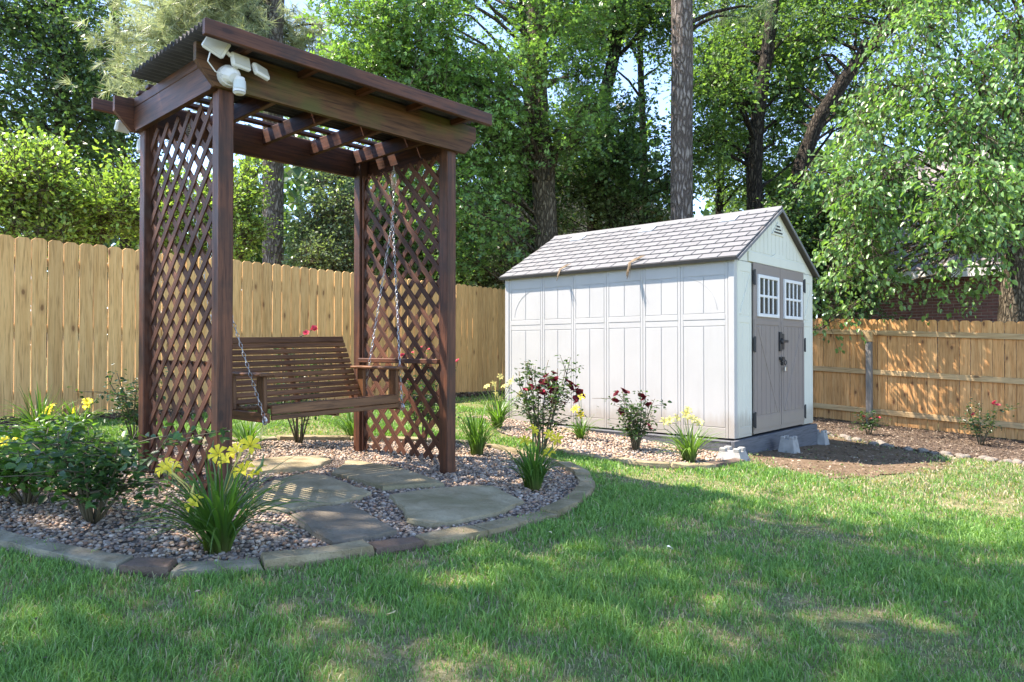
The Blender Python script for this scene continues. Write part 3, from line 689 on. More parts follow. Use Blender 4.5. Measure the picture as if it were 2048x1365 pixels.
br = [0] + [s_at(*q) for q in ((265, 1137), (356, 1141), (520, 1131), (735, 1103), (833, 1088), (950, 1066), (1035, 1046), (1085, 1034), (1130, 1014), (1160, 985), (1156, 957), (1118, 934))] + [Lf[-1]]
flab = ['long pale grey edging stone at the far left front of the gravel bed', 'short brown edging stone left of the daylily', 'grey edging stone directly below the foreground daylily', 'long tan edging stone in front of the dark flagstone', 'reddish-brown split edging stone in the front curve', 'tan edging stone just right of the brown split stone', 'long thin tan edging stone below the large flagstone', 'tan edging stone before the bend of the bed', 'tan edging stone on the bend below the red rose', 'broad pale edging stone at the rightmost bend', 'pale edging stone at the outermost right tip of the bed', 'edging stone past the right tip beside the daylily', 'last edging stone of the front curve running towards the shed']
edging(fl, br, .098, .044, ['edgeg', 'edged', 'edgeg', 'edge', 'edged', 'edge', 'edge', 'edge', 'edge', 'edge', 'edge', 'edge', 'edge'], 1, 'edging stones around the gravel bed', lambda k: flab[k], 3)
rl = polyline(GP(bed_rear)); Lr = np.concatenate([[0], np.cumsum(np.linalg.norm(np.diff(rl[:, :2], axis=0), axis=1))])[-1]
edging(rl, list(np.linspace(0, Lr, 9)), .11, .045, ['edge', 'edgeg', 'edge'], 1, 'edging stones along the back of the gravel bed', lambda k: ['low back edging stone nearest the red rose by the gravel path', 'low back edging stone behind the flowerless daylily right of the arbor', 'low back edging stone seen through the right lattice', 'low back edging stone beside the rear right arbor post', 'low back edging stone beneath the middle of the swing', 'low back edging stone beneath the left end of the swing', 'low back edging stone seen through the left lattice', 'low back edging stone left of the arbor among the bushes'][k], 4)
el = polyline(GP([(1085, 896), (1160, 914), (1280, 931), (1392, 939), (1475, 927)])); Le = np.concatenate([[0], np.cumsum(np.linalg.norm(np.diff(el[:, :2], axis=0), axis=1))])[-1]
edging(el, [0, .45, .9, 1.4, Le - .5, Le], .09, .04, ['edge', 'edge', 'edge', 'edge', 'edged'], -1 if False else 1, 'edging stones along the gravel beside the shed', lambda k: ['mossy edging stone where shed gravel meets the round bed', 'edging stone below the small daylily beside the shed', 'edging stone below the rose beside the shed', 'edging stone left of the daylily at the shed corner', 'flat brown edging stone beside the notched concrete block'][k], 6)
# pebbles
def ico():
    bm = bmesh.new(); bmesh.ops.create_icosphere(bm, subdivisions=1, radius=1); v = np.array([q.co[:] for q in bm.verts]); f = np.array([[l.index for l in q.verts] for q in bm.faces]); bm.free(); return v, f
def cubeball():
    bm = bmesh.new(); bmesh.ops.create_cube(bm, size=2); bmesh.ops.subdivide_edges(bm, edges=bm.edges, cuts=1, use_grid_fill=True); bmesh.ops.triangulate(bm, faces=bm.faces)
    v = np.array([q.co[:] for q in bm.verts]); v = v / np.linalg.norm(v, axis=1)[:, None]; f = np.array([[l.index for l in q.verts] for q in bm.faces]); bm.free(); return v, f
I0, C0 = ico(), cubeball()
PEB = np.array([(.42, .36, .30), (.33, .27, .22), (.50, .46, .41), (.24, .20, .18), (.16, .145, .14), (.38, .25, .18), (.46, .35, .25), (.55, .52, .48), (.28, .27, .27), (.36, .30, .26)])
def scatter(poly, dens, excl=(), seed=0):
    r = np.random.default_rng(seed); P = np.array([q[:2] for q in poly]); lo, hi = P.min(0), P.max(0); n = int(dens * np.prod(hi - lo)); Q = lo + r.random((n, 2)) * (hi - lo); k = inpoly(Q, P)
    for e in excl: k &= ~inpoly(Q, [q[:2] for q in e])
    return Q[k]
def pebbles(name, Q, label, smin, smax, seed, bright=1.0):
    r = np.random.default_rng(seed); near = Q[:, 1] < 3.7; Vs, Fs, Cs, b = [], [], [], 0
    for sel, (tv, tf) in ((near, C0), (~near, I0)):
        q = Q[sel]; n = len(q)
        if n == 0: continue
        s = r.uniform(smin, smax, n) * r.choice([.7, 1, 1, 1.25], n); sc = np.stack([s * r.uniform(.8, 1.25, n), s * r.uniform(.65, 1, n), s * r.uniform(.42, .75, n)], 1)
        a = r.uniform(0, 6.28, n); v = tv[None] * sc[:, None]; v = v * (1 + .13 * r.standard_normal((n, len(tv), 1)) * .6)
        ti = r.normal(0, .35, n); y2 = v[..., 1] * np.cos(ti)[:, None] - v[..., 2] * np.sin(ti)[:, None]; z2 = v[..., 1] * np.sin(ti)[:, None] + v[..., 2] * np.cos(ti)[:, None]
        x3 = v[..., 0] * np.cos(a)[:, None] - y2 * np.sin(a)[:, None]; y3 = v[..., 0] * np.sin(a)[:, None] + y2 * np.cos(a)[:, None]
        zz = gz(q[:, 0], q[:, 1]) + .007 + r.uniform(0, .010, n)
        V = np.stack([x3 + q[:, :1], y3 + q[:, 1:2], z2 + zz[:, None]], -1).reshape(-1, 3); F = (tf[None] + (np.arange(n) * len(tv))[:, None, None]).reshape(-1, 3) + b
        c = PEB[r.integers(0, len(PEB), n)] * r.uniform(.6, 1.05, (n, 1)) * bright * np.array([1.02, .89, .76]); Vs.append(V); Fs.append(F); Cs.append(np.repeat(c, len(tv), 0)); b += len(V)
    o = new_obj(name, npmesh(name, np.concatenate(Vs), np.concatenate(Fs), True, np.clip(np.concatenate(Cs), 0, .8)), MT['pebble']); tag(o, label, 'gravel', None, 'stuff')
shr = lambda pw, k: [np.array(np.mean(pw, 0)) + (q - np.mean(pw, 0)) * k for q in pw]
pebbles('gravel', scatter(bedP, 2700, [shr(f_, .97) for f_ in flagW], 1), 'mixed brown and grey river pebbles filling the round bed', .0075, .0150, 2)
pebbles('gravel', scatter(shed_bed, 1500, [[sp(-.09, -.05), sp(2.3, -.05), sp(2.3, 3.2), sp(-.09, 3.2)]], 3), 'pale pebbles spread along the sunny side of the shed', .010, .019, 4, 1.05)

# rocks edging the mulch bed
r = random.Random(5); base_rock = []
for k in range(3):
    v, f_ = C0; v = v * np.array([1, .72, .5]) * (1 + .10 * np.random.default_rng(k).standard_normal((len(v), 1))); me = npmesh('edging_rock', v, f_, True); me.materials.append(MT['rock']); base_rock.append(me)
mfl = polyline([np.array(q) for q in mf[:6]]); nrk = 0
for k in range(len(mfl)):
    for j in range(1):
        q = mfl[k][:2] + np.array([r.uniform(-.09, .09), r.uniform(-.16, .10)]); o = new_obj('edging_rock', r.choice(base_rock)); s = r.uniform(.03, .075) * (.9 + .3 * (k / len(mfl)))
        o.scale = (s, s, s); o.rotation_euler = (r.uniform(-.3, .3), r.uniform(-.3, .3), r.uniform(0, 6.28)); o.location = (q[0], q[1], gz(*q) + s * .28); nrk += 1
        tag(o, 'rounded pale rock in the loose row edging the mulch bed by the right fence', 'rock', 'rocks edging the mulch bed by the right fence')

# ------------------------------------------------------------------ LEAVES AND PLANTS
def leaves(P, D, U, L, Wd, col, shape='diamond', fold=.18):
    """leaf blades: P bases, D axis directions, U rough up normals, L lengths, Wd width/length"""
    n = len(P); D = unit(D); Sd = unit(np.cross(D, U)); Nn = np.cross(Sd, D); L = L[:, None]
    if shape == 'diamond':
        T = [(0, 0, 0), (.42, .5, fold), (1, 0, -.05), (.42, -.5, fold)]; Fq = [(0, 1, 2, 3)]
    elif shape == 'lobed':
        T = [(0, 0, 0), (.30, .5, fold * .8), (.45, .22, .02), (.78, .40, fold), (1, 0, -.08), (.78, -.40, fold), (.45, -.22, .02), (.30, -.5, fold * .8)]; Fq = [(0, 1, 2, 6), (6, 2, 3, 4), (0, 6, 7, 7), (6, 4, 5, 5)]
        Fq = [(0, 1, 2, 6), (6, 2, 3, 4)]; T = [(0, 0, 0), (.35, .52, fold), (.5, .16, 0), (.82, .36, fold), (1, 0, -.06), (.75, -.42, fold), (.5, -.16, 0), (.3, -.5, fold)]
        Fq = [(0, 1, 2, 6), (2, 3, 4, 5), (0, 6, 7, 7)]; Fq = [(0, 1, 2, 7), (2, 3, 4, 5)]
    else:
        T = [(0, 0, 0), (.28, .46, fold), (.68, .36, fold * .9), (1, 0, -.10), (.68, -.36, fold * .9), (.28, -.46, fold)]; Fq = [(0, 1, 2, 3), (0, 3, 4, 5)]
    V = np.stack([P + D * L * a + Sd * L * Wd * b + Nn * L * c * .6 for a, b, c in T], 1)
    k = len(T); F = (np.array(Fq)[None] + (np.arange(n) * k)[:, None, None]).reshape(-1, 4)
    return V.reshape(-1, 3), F, np.repeat(col, k, 0)
def leaf_obj(name, parts, mat, parent, smooth=False):
    b = 0; Vs, Fs, Cs = [], [], []
    for V, F, C in parts: Vs.append(V); Fs.append(F + b); Cs.append(C); b += len(V)
    return new_obj(name, npmesh(name, np.concatenate(Vs), np.concatenate(Fs), smooth, np.concatenate(Cs)), mat, parent)
def lcol(r, n, c1, c2, var=.25):
    t = r.random((n, 1)); c = np.array(c1) * (1 - t) + np.array(c2) * t; return np.clip(c * r.uniform(1 - var, 1 + var, (n, 1)), .004, .7)
def flower_mesh(name, npet, L, Wd, recurve, mat, rings=1):
    m = MB()
    for rg in range(rings):
        sc = 1 - rg * .26
        for k in range(npet):
            a = 2 * math.pi * (k + rg * .5) / npet; ca, sa = math.cos(a), math.sin(a); prof = [(.06, .0, .05), (.35, .30 + rg * .15, .36), (.72, .48 + rg * .2, .5), (1.0, .36 * recurve + rg * .3, .08)]
            vs = []
            for (rr, zz, ww) in prof:
                for s in (-1, 0, 1):
                    x = rr * L * sc; y = s * ww * Wd * L * sc; z = zz * L * sc + (abs(s) * .06 * L); vs.append((x * ca - y * sa, x * sa + y * ca, z))
            m.add(vs, [(i_ * 3 + j, i_ * 3 + j + 1, i_ * 3 + j + 4, i_ * 3 + j + 3) for i_ in range(3) for j in range(2)])
    me = m.mesh(name, True); me.materials.append(mat); return me
FM = {'y': flower_mesh('flower', 6, .056, .50, .55, MT['petal_y']), 'p': flower_mesh('flower', 6, .050, .50, .55, MT['petal_p']),
      'r': flower_mesh('flower', 5, .036, .95, 1.4, MT['petal_r'], 3), 'k': flower_mesh('flower', 5, .028, .95, 1.4, MT['petal_k'], 3)}
def daylily(px, py, h, spread, nl, flowers, label, seed, fk='y', c1=(.05, .125, .022), c2=(.115, .23, .045)):
    r = np.random.default_rng(seed); b = G(px, py); e = empty('daylily', b, 0, label, 'daylily', 'yellow daylilies'); parts = []
    SEG = 7
    for _ in range(nl):
        a = r.uniform(0, 6.283); ln = h * r.uniform(.65, 1.25); sprd = spread * r.uniform(.12, 1.0) ** .75; droop = r.uniform(.45, 1.25) * sprd / spread
        rr = r.uniform(0, .055); base = np.array([rr * math.cos(a + .6), rr * math.sin(a + .6), 0]); dv = np.array([math.cos(a), math.sin(a), 0]); sd = np.array([-dv[1], dv[0], 0]); wd = r.uniform(.0042, .0082); vs = []
        tw = r.uniform(-.5, .5)
        for k in range(SEG + 1):
            t = k / SEG; p = base + dv * sprd * (t ** 1.5) + np.array([0, 0, ln * (t - .62 * droop * t ** 2.6) * .92]) + sd * tw * .05 * t * t; ww = wd * (1 - t ** 3) * (1 if k else .7) + .0006
            vs += [p - sd * ww, p + np.array([0, 0, -ww * .5]), p + sd * ww]
        V = np.array(vs); F = np.array([(k * 3 + j, k * 3 + j + 1, k * 3 + j + 4, k * 3 + j + 3) for k in range(SEG) for j in range(2)])
        c = lcol(r, 1, c1, c2); base_c = np.array([.16, .17, .05]); tt = np.repeat(np.linspace(0, 1, SEG + 1), 3)[:, None]; C = c * np.clip(tt * 4, 0, 1) + base_c * .7 * (1 - np.clip(tt * 4, 0, 1)); parts.append((V, F, C))
    leaf_obj('foliage', parts, MT['leaf'], e, True)
    for i_, fl_ in enumerate(flowers):
        fx, fy = fl_[:2]; dY = fl_[2] if len(fl_) > 2 else 0
        p = at(fx, fy, b[1] + dY) - b; p = Vector(p); mid = p * .5 + Vector((-p.x * .18, -p.y * .18, p.z * .08))
        st = [Vector((0, 0, 0)), p * .25 + Vector((0, 0, p.z * .05)), mid, p - Vector((0, 0, .05)), p]; MB().tube(st, [.005, .0045, .004, .003, .004], 5).build('flower_stem', MT['stem'], e, True)
        o = new_obj('flower', FM[fk], None, e); o.location = p; s = r.uniform(.85, 1.12); o.scale = (s, s, s); o.rotation_euler = (r.uniform(.3, 1.2), r.uniform(-.6, .6), r.uniform(-.8, .8))
        if r.random() < .6:
            q = p + Vector((r.uniform(-.06, .06), r.uniform(-.05, .05), r.uniform(-.02, .05))); MB().tube([mid, (mid + q) / 2 + Vector((0, 0, .02)), q, q + Vector((.01, 0, .05))], [.003, .003, .008, .002], 5).build('flower_bud', MT['petal_p' if r.random() < .5 else 'stem'], e, True)
    return e
def rose(px, py, h, wd, nl, flowers, label, seed, fk='r', c1=(.022, .055, .022), c2=(.06, .12, .035), canes=8, bare=.25, cat='rose bush', L=.042):
    r = np.random.default_rng(seed); b = G(px, py); e = empty('rose_bush', b, 0, label, cat, 'rose bushes'); m = MB(); tips = []; LP, LD = [], []
    for k in range(canes):
        a = 2 * math.pi * (k + r.uniform(-.3, .3)) / canes; hh = h * r.uniform(.62, 1.0); ww = wd * r.uniform(.25, 1.0); p = []
        for t in np.linspace(0, 1, 7): p.append(np.array([math.cos(a) * (ww * t ** 1.1 + .02) + r.normal(0, .012) * t, math.sin(a) * (ww * t ** 1.1 + .02) + r.normal(0, .012) * t, hh * t]))
        m.tube(p, list(np.linspace(.009, .003, 7)), 5); tips.append(p[-1])
        for _ in range(5):
            i_ = r.integers(2, 6); q0 = p[i_]; q1 = q0 + np.array([r.normal(0, .16 * wd / .3), r.normal(0, .16 * wd / .3), r.uniform(.03, .24) * h * .8]); m.tube([q0, (q0 + q1) / 2 + np.array([0, 0, .015]), q1], [.004, .003, .002], 4); tips.append(q1)
            for _ in range(4): LP.append((q0, q1))
        for i_ in range(2, 6): LP.append((p[i_], p[i_ + 1]))
    seg = np.array(LP); idx = r.integers(0, len(seg), nl); t = r.random((nl, 1)); P = seg[idx, 0] * (1 - t) + seg[idx, 1] * t + r.normal(0, .035, (nl, 3)); P = P[P[:, 2] > h * bare * r.uniform(.4, 1.1, len(P))]; n = len(P)
    D = r.normal(0, 1, (n, 3)); D[:, 2] = D[:, 2] * .35 - .1; U = np.array([0, 0, 1]) + r.normal(0, .45, (n, 3))
    leaf_obj('foliage', [leaves(P, D, U, r.uniform(.7, 1.25, n) * L, .62, lcol(r, n, c1, c2), 'oval', .16)], MT['leaf'], e)
    for fl_ in flowers:
        p = Vector(at(fl_[0], fl_[1], b[1] + (fl_[2] if len(fl_) > 2 else 0)) - b); j = min(range(len(tips)), key=lambda i_: (Vector(tips[i_]) - p).length); m.tube([tips[j], (Vector(tips[j]) + p) / 2 + Vector((0, 0, -.01)), p], [.003, .0028, .0025], 4)
        o = new_obj('flower', FM[fl_[3] if len(fl_) > 3 else fk], None, e); o.location = p; s = r.uniform(.8, 1.25); o.scale = (s, s, s); o.rotation_euler = (r.uniform(-.9, .9), r.uniform(-.9, .9), r.uniform(0, 6))
    m.build('canes', MT['cane'], e, True); return e
daylily(435, 1108, .54, .50, 150, [(345, 942), (335, 938, .1), (455, 925), (500, 893, .12), (490, 945), (517, 950, -.05), (474, 905, .05), (391, 1010, -.15), (437, 910, .1)], 'large daylily clump with yellow flowers at the front of the bed', 21)
daylily(80, 880, .50, .34, 70, [(104, 817), (82, 838), (96, 828, .05), (12, 884, -.6), (33, 880, -.6)], 'daylily with yellow flowers behind the leafy bush at far left', 22)
daylily(150, 872, .42, .3, 50, [(175, 806), (150, 825), (178, 812, .1)], 'daylily with yellow flowers against the fence left of the arbor', 23)
daylily(495, 898, .36, .42, 60, [], 'daylily without flowers half hidden behind the near arbor post', 24)
daylily(705, 880, .42, .40, 70, [], 'flowerless daylily behind the swing beside the rear arbor post', 25)
daylily(953, 913, .52, .30, 90, [], 'flowerless daylily with upright leaves just right of the arbor post', 26)
daylily(1066, 982, .46, .30, 110, [(1065, 862, .1), (1099, 908), (1098, 872, .2), (1050, 885, .1), (1115, 880, .2)], 'daylily with few yellow flowers below the dark red rose', 27)
daylily(995, 858, .50, .42, 90, [(985, 770), (1000, 755), (990, 790), (1010, 775), (1022, 765), (1000, 800), (1040, 790), (975, 775)], 'pale yellow daylily clump at the rear corner of the shed', 28, 'p')
daylily(1163, 881, .34, .26, 60, [(1160, 830), (1152, 820), (1162, 795)], 'small daylily in the gravel between two roses by the shed wall', 29)
daylily(1378, 927, .44, .36, 110, [(1328, 846), (1352, 838), (1370, 832), (1385, 840), (1398, 848), (1340, 842), (1375, 822)], 'daylily with pale yellow flowers near the front corner of the shed', 30, 'p', (.07, .15, .03), (.15, .26, .06))
rose(185, 1048, .52, .40, 1150, [], 'dense dark green leafy bush at the left front of the gravel bed', 41, c1=(.035, .08, .028), c2=(.085, .18, .05), canes=11, bare=.38, cat='bush', L=.055)
rose(52, 1012, .45, .33, 900, [], 'bright green leafy bush at the left edge of the photograph', 42, c1=(.06, .14, .025), c2=(.15, .29, .055), canes=9, bare=.3, cat='bush', L=.06)
rose(95, 925, .42, .30, 600, [], 'bright green bush behind the dense dark one, left of the arbor', 43, c1=(.05, .12, .025), c2=(.13, .26, .05), canes=8, cat='bush', L=.055)
rose(268, 884, .62, .30, 650, [], 'slender tall rose bush just left of the rear arbor post', 44, c2=(.05, .11, .04), canes=7)
rose(598, 889, 1.05, .30, 700, [(622, 662), (613, 668), (628, 658)], 'vase-shaped rose bush behind the swing with red blooms above its backrest', 45, 'k', canes=8, bare=.14)
rose(846, 890, .95, .34, 800, [(842, 698), (860, 700), (805, 712), (812, 760), (915, 724), (870, 712), (756, 758), (825, 708)], 'rose bush with pink blooms seen through the right lattice', 46, 'k', canes=8)
rose(1083, 912, .92, .36, 900, [(1105 + 16 * math.cos(k * 2.4) * (k % 5) * .75, 762 + 9 * math.sin(k * 2.4) * (k % 5) * .8 + k * .9, ((k * 37) % 10 - 5) * .02) for k in range(34)] + [(1150 + 5 * (k % 4), 775 + 6 * k, 0) for k in range(6)] + [(1062, 775, 0, 'k'), (1050, 782, 0, 'k'), (1075, 780, 0, 'k'), (1085, 785, 0, 'k'), (1055, 770, 0, 'k')], 'tall rose bush topped with a dark red cluster of blooms', 47, 'r', canes=10)
rose(1272, 903, .62, .24, 700, [(1235, 790), (1245, 782), (1252, 788), (1230, 805), (1290, 800), (1298, 812), (1240, 825), (1282, 795), (1296, 853, 0, 'k'), (1300, 860, 0, 'k')], 'small rose bush with reddish tips against the shed wall', 48, 'r', canes=9)
rose(1738, 872, .36, .17, 260, [(1755, 834), (1758, 838), (1728, 835), (1742, 840)], 'small pink rose at the foot of the grey fence post', 49, 'k', canes=6)
rose(1962, 893, .62, .32, 420, [(1990, 806), (1996, 812), (1986, 810), (1948, 830)], 'leafy rose with pink blooms before the right fence', 50, 'k', canes=6, c2=(.05, .10, .04))

# ------------------------------------------------------------------ TREES
def crown(c, rad, n, cr, r, zmin=-9):
    out = []
    while len(out) < n:
        d = r.normal(0, 1, 3); d /= np.linalg.norm(d); k = r.uniform(.45, 1) ** .6; p = np.array(c) + d * np.array(rad) * k
        if p[2] > zmin: out.append((*p, cr * r.uniform(.7, 1.25)))
    return out
def tree(name, label, trunk, clumps, nleaf, L, c1, c2, barkm, seed, cat='tree', group='trees beyond the fences', shape='diamond', wd=.6, droop=0., limb=True, spray=11, sprad=.17, limb_r=.045, flat=.6, lmin=.3):
    nleaf = int(nleaf * 1.3); L = L * .9; r = np.random.default_rng(seed); t0 = trunk[0]; e = empty(name, (t0[0], t0[1], t0[2]), 0, label, cat, group); o0 = np.array(t0[:3])
    T = np.array(trunk, float); zf = np.linspace(0, len(T) - 1, len(T) * 5); TT = np.stack([np.interp(zf, np.arange(len(T)), T[:, i_]) for i_ in range(4)], 1)
    wob = np.stack([np.convolve(r.normal(0, .05, len(TT) + 4), np.ones(5) / 5, 'valid') for _ in range(2)], 1) * (TT[:, 3:4] / .15); TT[:, :2] += wob * np.clip(np.arange(len(TT))[:, None] / 3, 0, 1)
    MB().tube(TT[:, :3] - o0, list(TT[:, 3]), 10).build('trunk', barkm, e, True)
    C = np.array(clumps)
    if limb:
        m = MB()
        for c in C:
            zz = np.clip(c[2] - r.uniform(.3, .5) * np.linalg.norm(c[:2] - T[0, :2]) - .2, T[0, 2] + lmin, T[-1, 2]); k = np.argmin(np.abs(TT[:, 2] - zz)); p0 = TT[k, :3]; r0 = min(limb_r, TT[k, 3] * .6)
            v = c[:3] - p0; pts = [p0 + v * t + np.array([0, 0, .12 * np.linalg.norm(v) * math.sin(t * 3.1) * .6]) + (r.normal(0, .06, 3) * np.linalg.norm(v) * .5 if 0 < t < 1 else 0) for t in (0, .25, .5, .75, 1)]
            m.tube(np.array(pts) - o0, list(np.linspace(r0, .010, 5)), 5, False)
            for _ in range(5):
                q = c[:3] + unit(r.normal(0, 1, 3)) * c[3] * .8; mid = (c[:3] + q) / 2 + r.normal(0, .05, 3); m.tube(np.array([c[:3], mid, q]) - o0, [.010, .006, .003], 3, False)
        m.build('limbs', barkm, e, True)
    ns = max(1, nleaf // spray); wgt = C[:, 3] ** 2.2; idx = r.choice(len(C), ns, p=wgt / wgt.sum()); d = unit(r.normal(0, 1, (ns, 3))); k = r.uniform(.25, 1, (ns, 1)) ** .55
    SP = C[idx, :3] + d * C[idx, 3:4] * k * np.array([1, 1, .85]); tone = r.random((ns, 1)); sdir = unit(d + r.normal(0, .5, (ns, 3)) + np.array([0, 0, -droop]))
    i2 = np.repeat(np.arange(ns), spray); n = len(i2)
    off = r.normal(0, sprad * .5, (n, 3)) * np.array([1, 1, .5]); al = r.uniform(-1, 1, (n, 1)) * sprad * 2.3
    tp = unit(np.cross(sdir, np.array([.3, .5, .8]))) * .0045; tq = np.cross(sdir, tp); ends = [SP - sdir * sprad * 2.6 - o0, SP + sdir * sprad * 2.3 - o0]
    tv_ = np.stack([e_ + w_ * k_ for e_, k_ in zip(ends, (1.3, .5)) for w_ in (tp, -tp * .5 + tq * .87, -tp * .5 - tq * .87)], 1).reshape(-1, 3)
    tf_ = (np.array([(0, 1, 4, 3), (1, 2, 5, 4), (2, 0, 3, 5)])[None] + (np.arange(ns) * 6)[:, None, None]).reshape(-1, 4)
    new_obj('twigs', npmesh('twigs', tv_, tf_, True), barkm, e)
    P = SP[i2] + off + sdir[i2] * al
    D = sdir[i2] * .7 + r.normal(0, .75, (n, 3)) * np.array([1, 1, flat]) + np.array([0, 0, -droop]); U = np.array([0, 0, 1.0]) + r.normal(0, .55, (n, 3))
    t = np.clip(tone[i2] * .7 + r.random((n, 1)) * .45 - .05, 0, 1); col = np.clip((np.array(c1) * (1 - t) + np.array(c2) * t) * r.uniform(.75, 1.25, (n, 1)), .004, .6); g_ = col.mean(1, keepdims=True); col = (col * .80 + g_ * np.array([.20, .21, .20])) * 1.34
    leaf_obj('crown', [leaves(P - o0, D, U, L * r.uniform(.7, 1.3, n), wd, col, shape, .2)], MT['leaf'], e); return e
RT = np.random.default_rng(77)
def base_at(px, Y): p = at(px, 700, Y); return p[0], Y
def trunk_px(pts, Y, r0, r1, ground=True):
    q = [at(a, b, Y) for a, b in pts]; out = []; n = len(q) + (1 if ground else 0)
    if ground: out.append((q[0][0], Y, gz(q[0][0], Y) - .1, r0 * 1.25))
    for i_, p in enumerate(q): out.append((*p, r0 + (r1 - r0) * (i_ + 1) / (len(q) + 1)))
    l = np.array(out[-1][:3]); k = np.array(out[-2][:3]); d = (l - k) / np.linalg.norm(l - k); out.append((*(l + d * 2.5), r1)); return out
def cl(px, py, Y, rad, dy=0): p = at(px, py, Y); return (p[0], p[1] + dy, p[2], rad)
def cls(L): return [cl(*q) for q in L]
def fill(px0, px1, py0, py1, Y0, Y1, n, r0, r1): 
    return [cl(RT.uniform(px0, px1), RT.uniform(py0, py1), RT.uniform(Y0, Y1), RT.uniform(r0, r1)) for _ in range(n)]

# far left dark tree
tree('shade_tree', 'tall dark green tree rising at the far left behind the bright shrubs', trunk_px([(120, 400), (125, 150), (110, -100)], 18, .22, .10), fill(-120, 215, -150, 340, 16, 20, 44, .8, 1.5), 23000, .14, (0.030, 0.070, 0.032), (0.088, 0.176, 0.061), MT['bark_o'], 101, shape='diamond')
tree('shade_tree', 'dark leafy tree between the far left tree and the tall pine', trunk_px([(250, 420), (240, 250), (235, 120)], 20, .16, .08), fill(130, 290, 150, 430, 19, 22, 18, .8, 1.3), 9000, .14, (0.030, 0.074, 0.034), (0.081, 0.169, 0.068), MT['bark_o'], 102)
# bright shrubs along the left fence
for i_, (a, L_, lb) in enumerate([(fill(-60, 110, 330, 470, 9.2, 10.2, 15, .35, .55) + cls([(60, 318, 9.6, .32), (85, 300, 9.6, .25)]), 7000, 'yellow-green shrub topping the fence at the far left'),
        (fill(110, 290, 400, 485, 9.8, 10.8, 13, .35, .5) + cls([(245, 330, 10.2, .25), (250, 375, 10.2, .3)]), 6000, 'yellow-green shrub over the fence just left of the arbor'),
        (fill(300, 440, 360, 500, 10.8, 11.6, 12, .35, .5), 4500, 'bright shrub seen through the left lattice above the fence'),
        (fill(455, 508, 330, 515, 12.2, 13.0, 10, .3, .42), 3800, 'light green slender shrub left of the tall pine trunk')]):
    cx_ = np.mean([q[0] for q in a]); cy_ = np.mean([q[1] for q in a]); tree('tall_shrub', lb, [(cx_, cy_, gz(cx_, cy_) - .05, .06), (cx_, cy_, 1.6, .045), (cx_, cy_, 2.6, .02)], a, L_, .075, (0.115, 0.216, 0.030), (.24, .36, .06), MT['bark_l'], 110 + i_, 'shrub', 'shrubs behind the left fence', limb_r=.02, sprad=.11, droop=-.3, spray=9)
tree('tall_shrub', 'grey-green fine-leaved bush right of the tall pine trunk', [(*base_at(640, 13.6), .1, .07), (*base_at(640, 13.6), 2.2, .04), (*base_at(640, 13.6), 3.2, .02)], fill(615, 705, 400, 545, 13.0, 14.2, 15, .35, .55) + cls([(640, 365, 13.6, .3), (675, 360, 13.6, .3)]), 9000, .07, (0.088, 0.142, 0.074), (.17, .23, .12), MT['bark_l'], 118, 'shrub', 'shrubs behind the left fence', limb_r=.02, sprad=.12)
# pines
def pine(label, px, Y, r0, r1, lean, branches, ntuft, seed, c1, c2, nl=.28, top=20):
    r = np.random.default_rng(seed); x, y = base_at(px, Y); g = gz(x, y); e = empty('pine_tree', (x, y, g), 0, label, 'pine tree', 'pine trees beyond the fences')
    zs = np.linspace(-.1, top, 22); MB().tube([(lean * z + r.normal(0, .01), r.normal(0, .01), z) for z in zs], [r0 + (r1 - r0) * max(0, z) / top for z in zs], 14).build('trunk', MT['bark_p'], e, True)
    m = MB(); tv = []
    for (bx, by, bY, z0) in branches:
        tip = at(bx, by, bY) - np.array([x, y, g]); p0 = np.array([lean * z0, 0, z0]); v = tip - p0; pts = [p0 + v * t + np.array([0, 0, .10 * np.linalg.norm(v) * math.sin(3.14 * t)]) for t in (0, .3, .6, .85, 1)]
        m.tube(pts, [.05, .038, .026, .016, .008], 5, False)
        for _ in range(ntuft):
            t = r.uniform(.5, 1.05); q = p0 + v * t + np.array([0, 0, .10 * np.linalg.norm(v) * math.sin(3.14 * t)]) + r.normal(0, .28, 3) * np.array([1, 1, .55]); tv.append((q, unit(v * .6 / np.linalg.norm(v) + r.normal(0, .5, 3) + np.array([0, 0, .25]))))
            if r.random() < .35: m.tube([p0 + v * t + np.array([0, 0, .10 * np.linalg.norm(v) * math.sin(3.14 * t)]), q], [.008, .004], 3, False)
    m.build('limbs', MT['bark_o'], e, True)
    K = 26; Q = np.repeat(np.array([q[0] for q in tv]), K, 0); D = np.repeat(np.array([q[1] for q in tv]), K, 0); n = len(Q); d = unit(D * .8 + r.normal(0, .55, (n, 3))); Q = Q + D * r.uniform(-.1, .1, (n, 1)); ln = nl * r.uniform(.7, 1.15, (n, 1)); sd = unit(np.cross(d, r.normal(0, 1, (n, 3)))) * .0065
    V = np.stack([Q - sd, Q + sd, Q + d * ln + np.array([0, 0, -.03])], 1).reshape(-1, 3); F = np.arange(n * 3).reshape(-1, 3); c = np.repeat(lcol(r, len(tv), c1, c2, .2), K, 0); o = new_obj('crown', npmesh('crown', V, F, False, np.repeat(c, 3, 0)), MT['needle'], e)
pb = [(RT.uniform(200, 470), RT.uniform(-40, 225), RT.uniform(13.5, 15.5), RT.uniform(6.5, 9.5)) for _ in range(32)] + [(RT.uniform(590, 650), RT.uniform(40, 140), 16.8, RT.uniform(7, 9)) for _ in range(3)] + [(RT.uniform(440, 500), RT.uniform(-40, 60), 17.2, RT.uniform(7, 9)) for _ in range(4)]
pine('tall pine with pale needles whose straight trunk shows through the arbor', 545, 16, .235, .19, .0, pb, 62, 131, (.24, .28, .17), (.50, .54, .38))
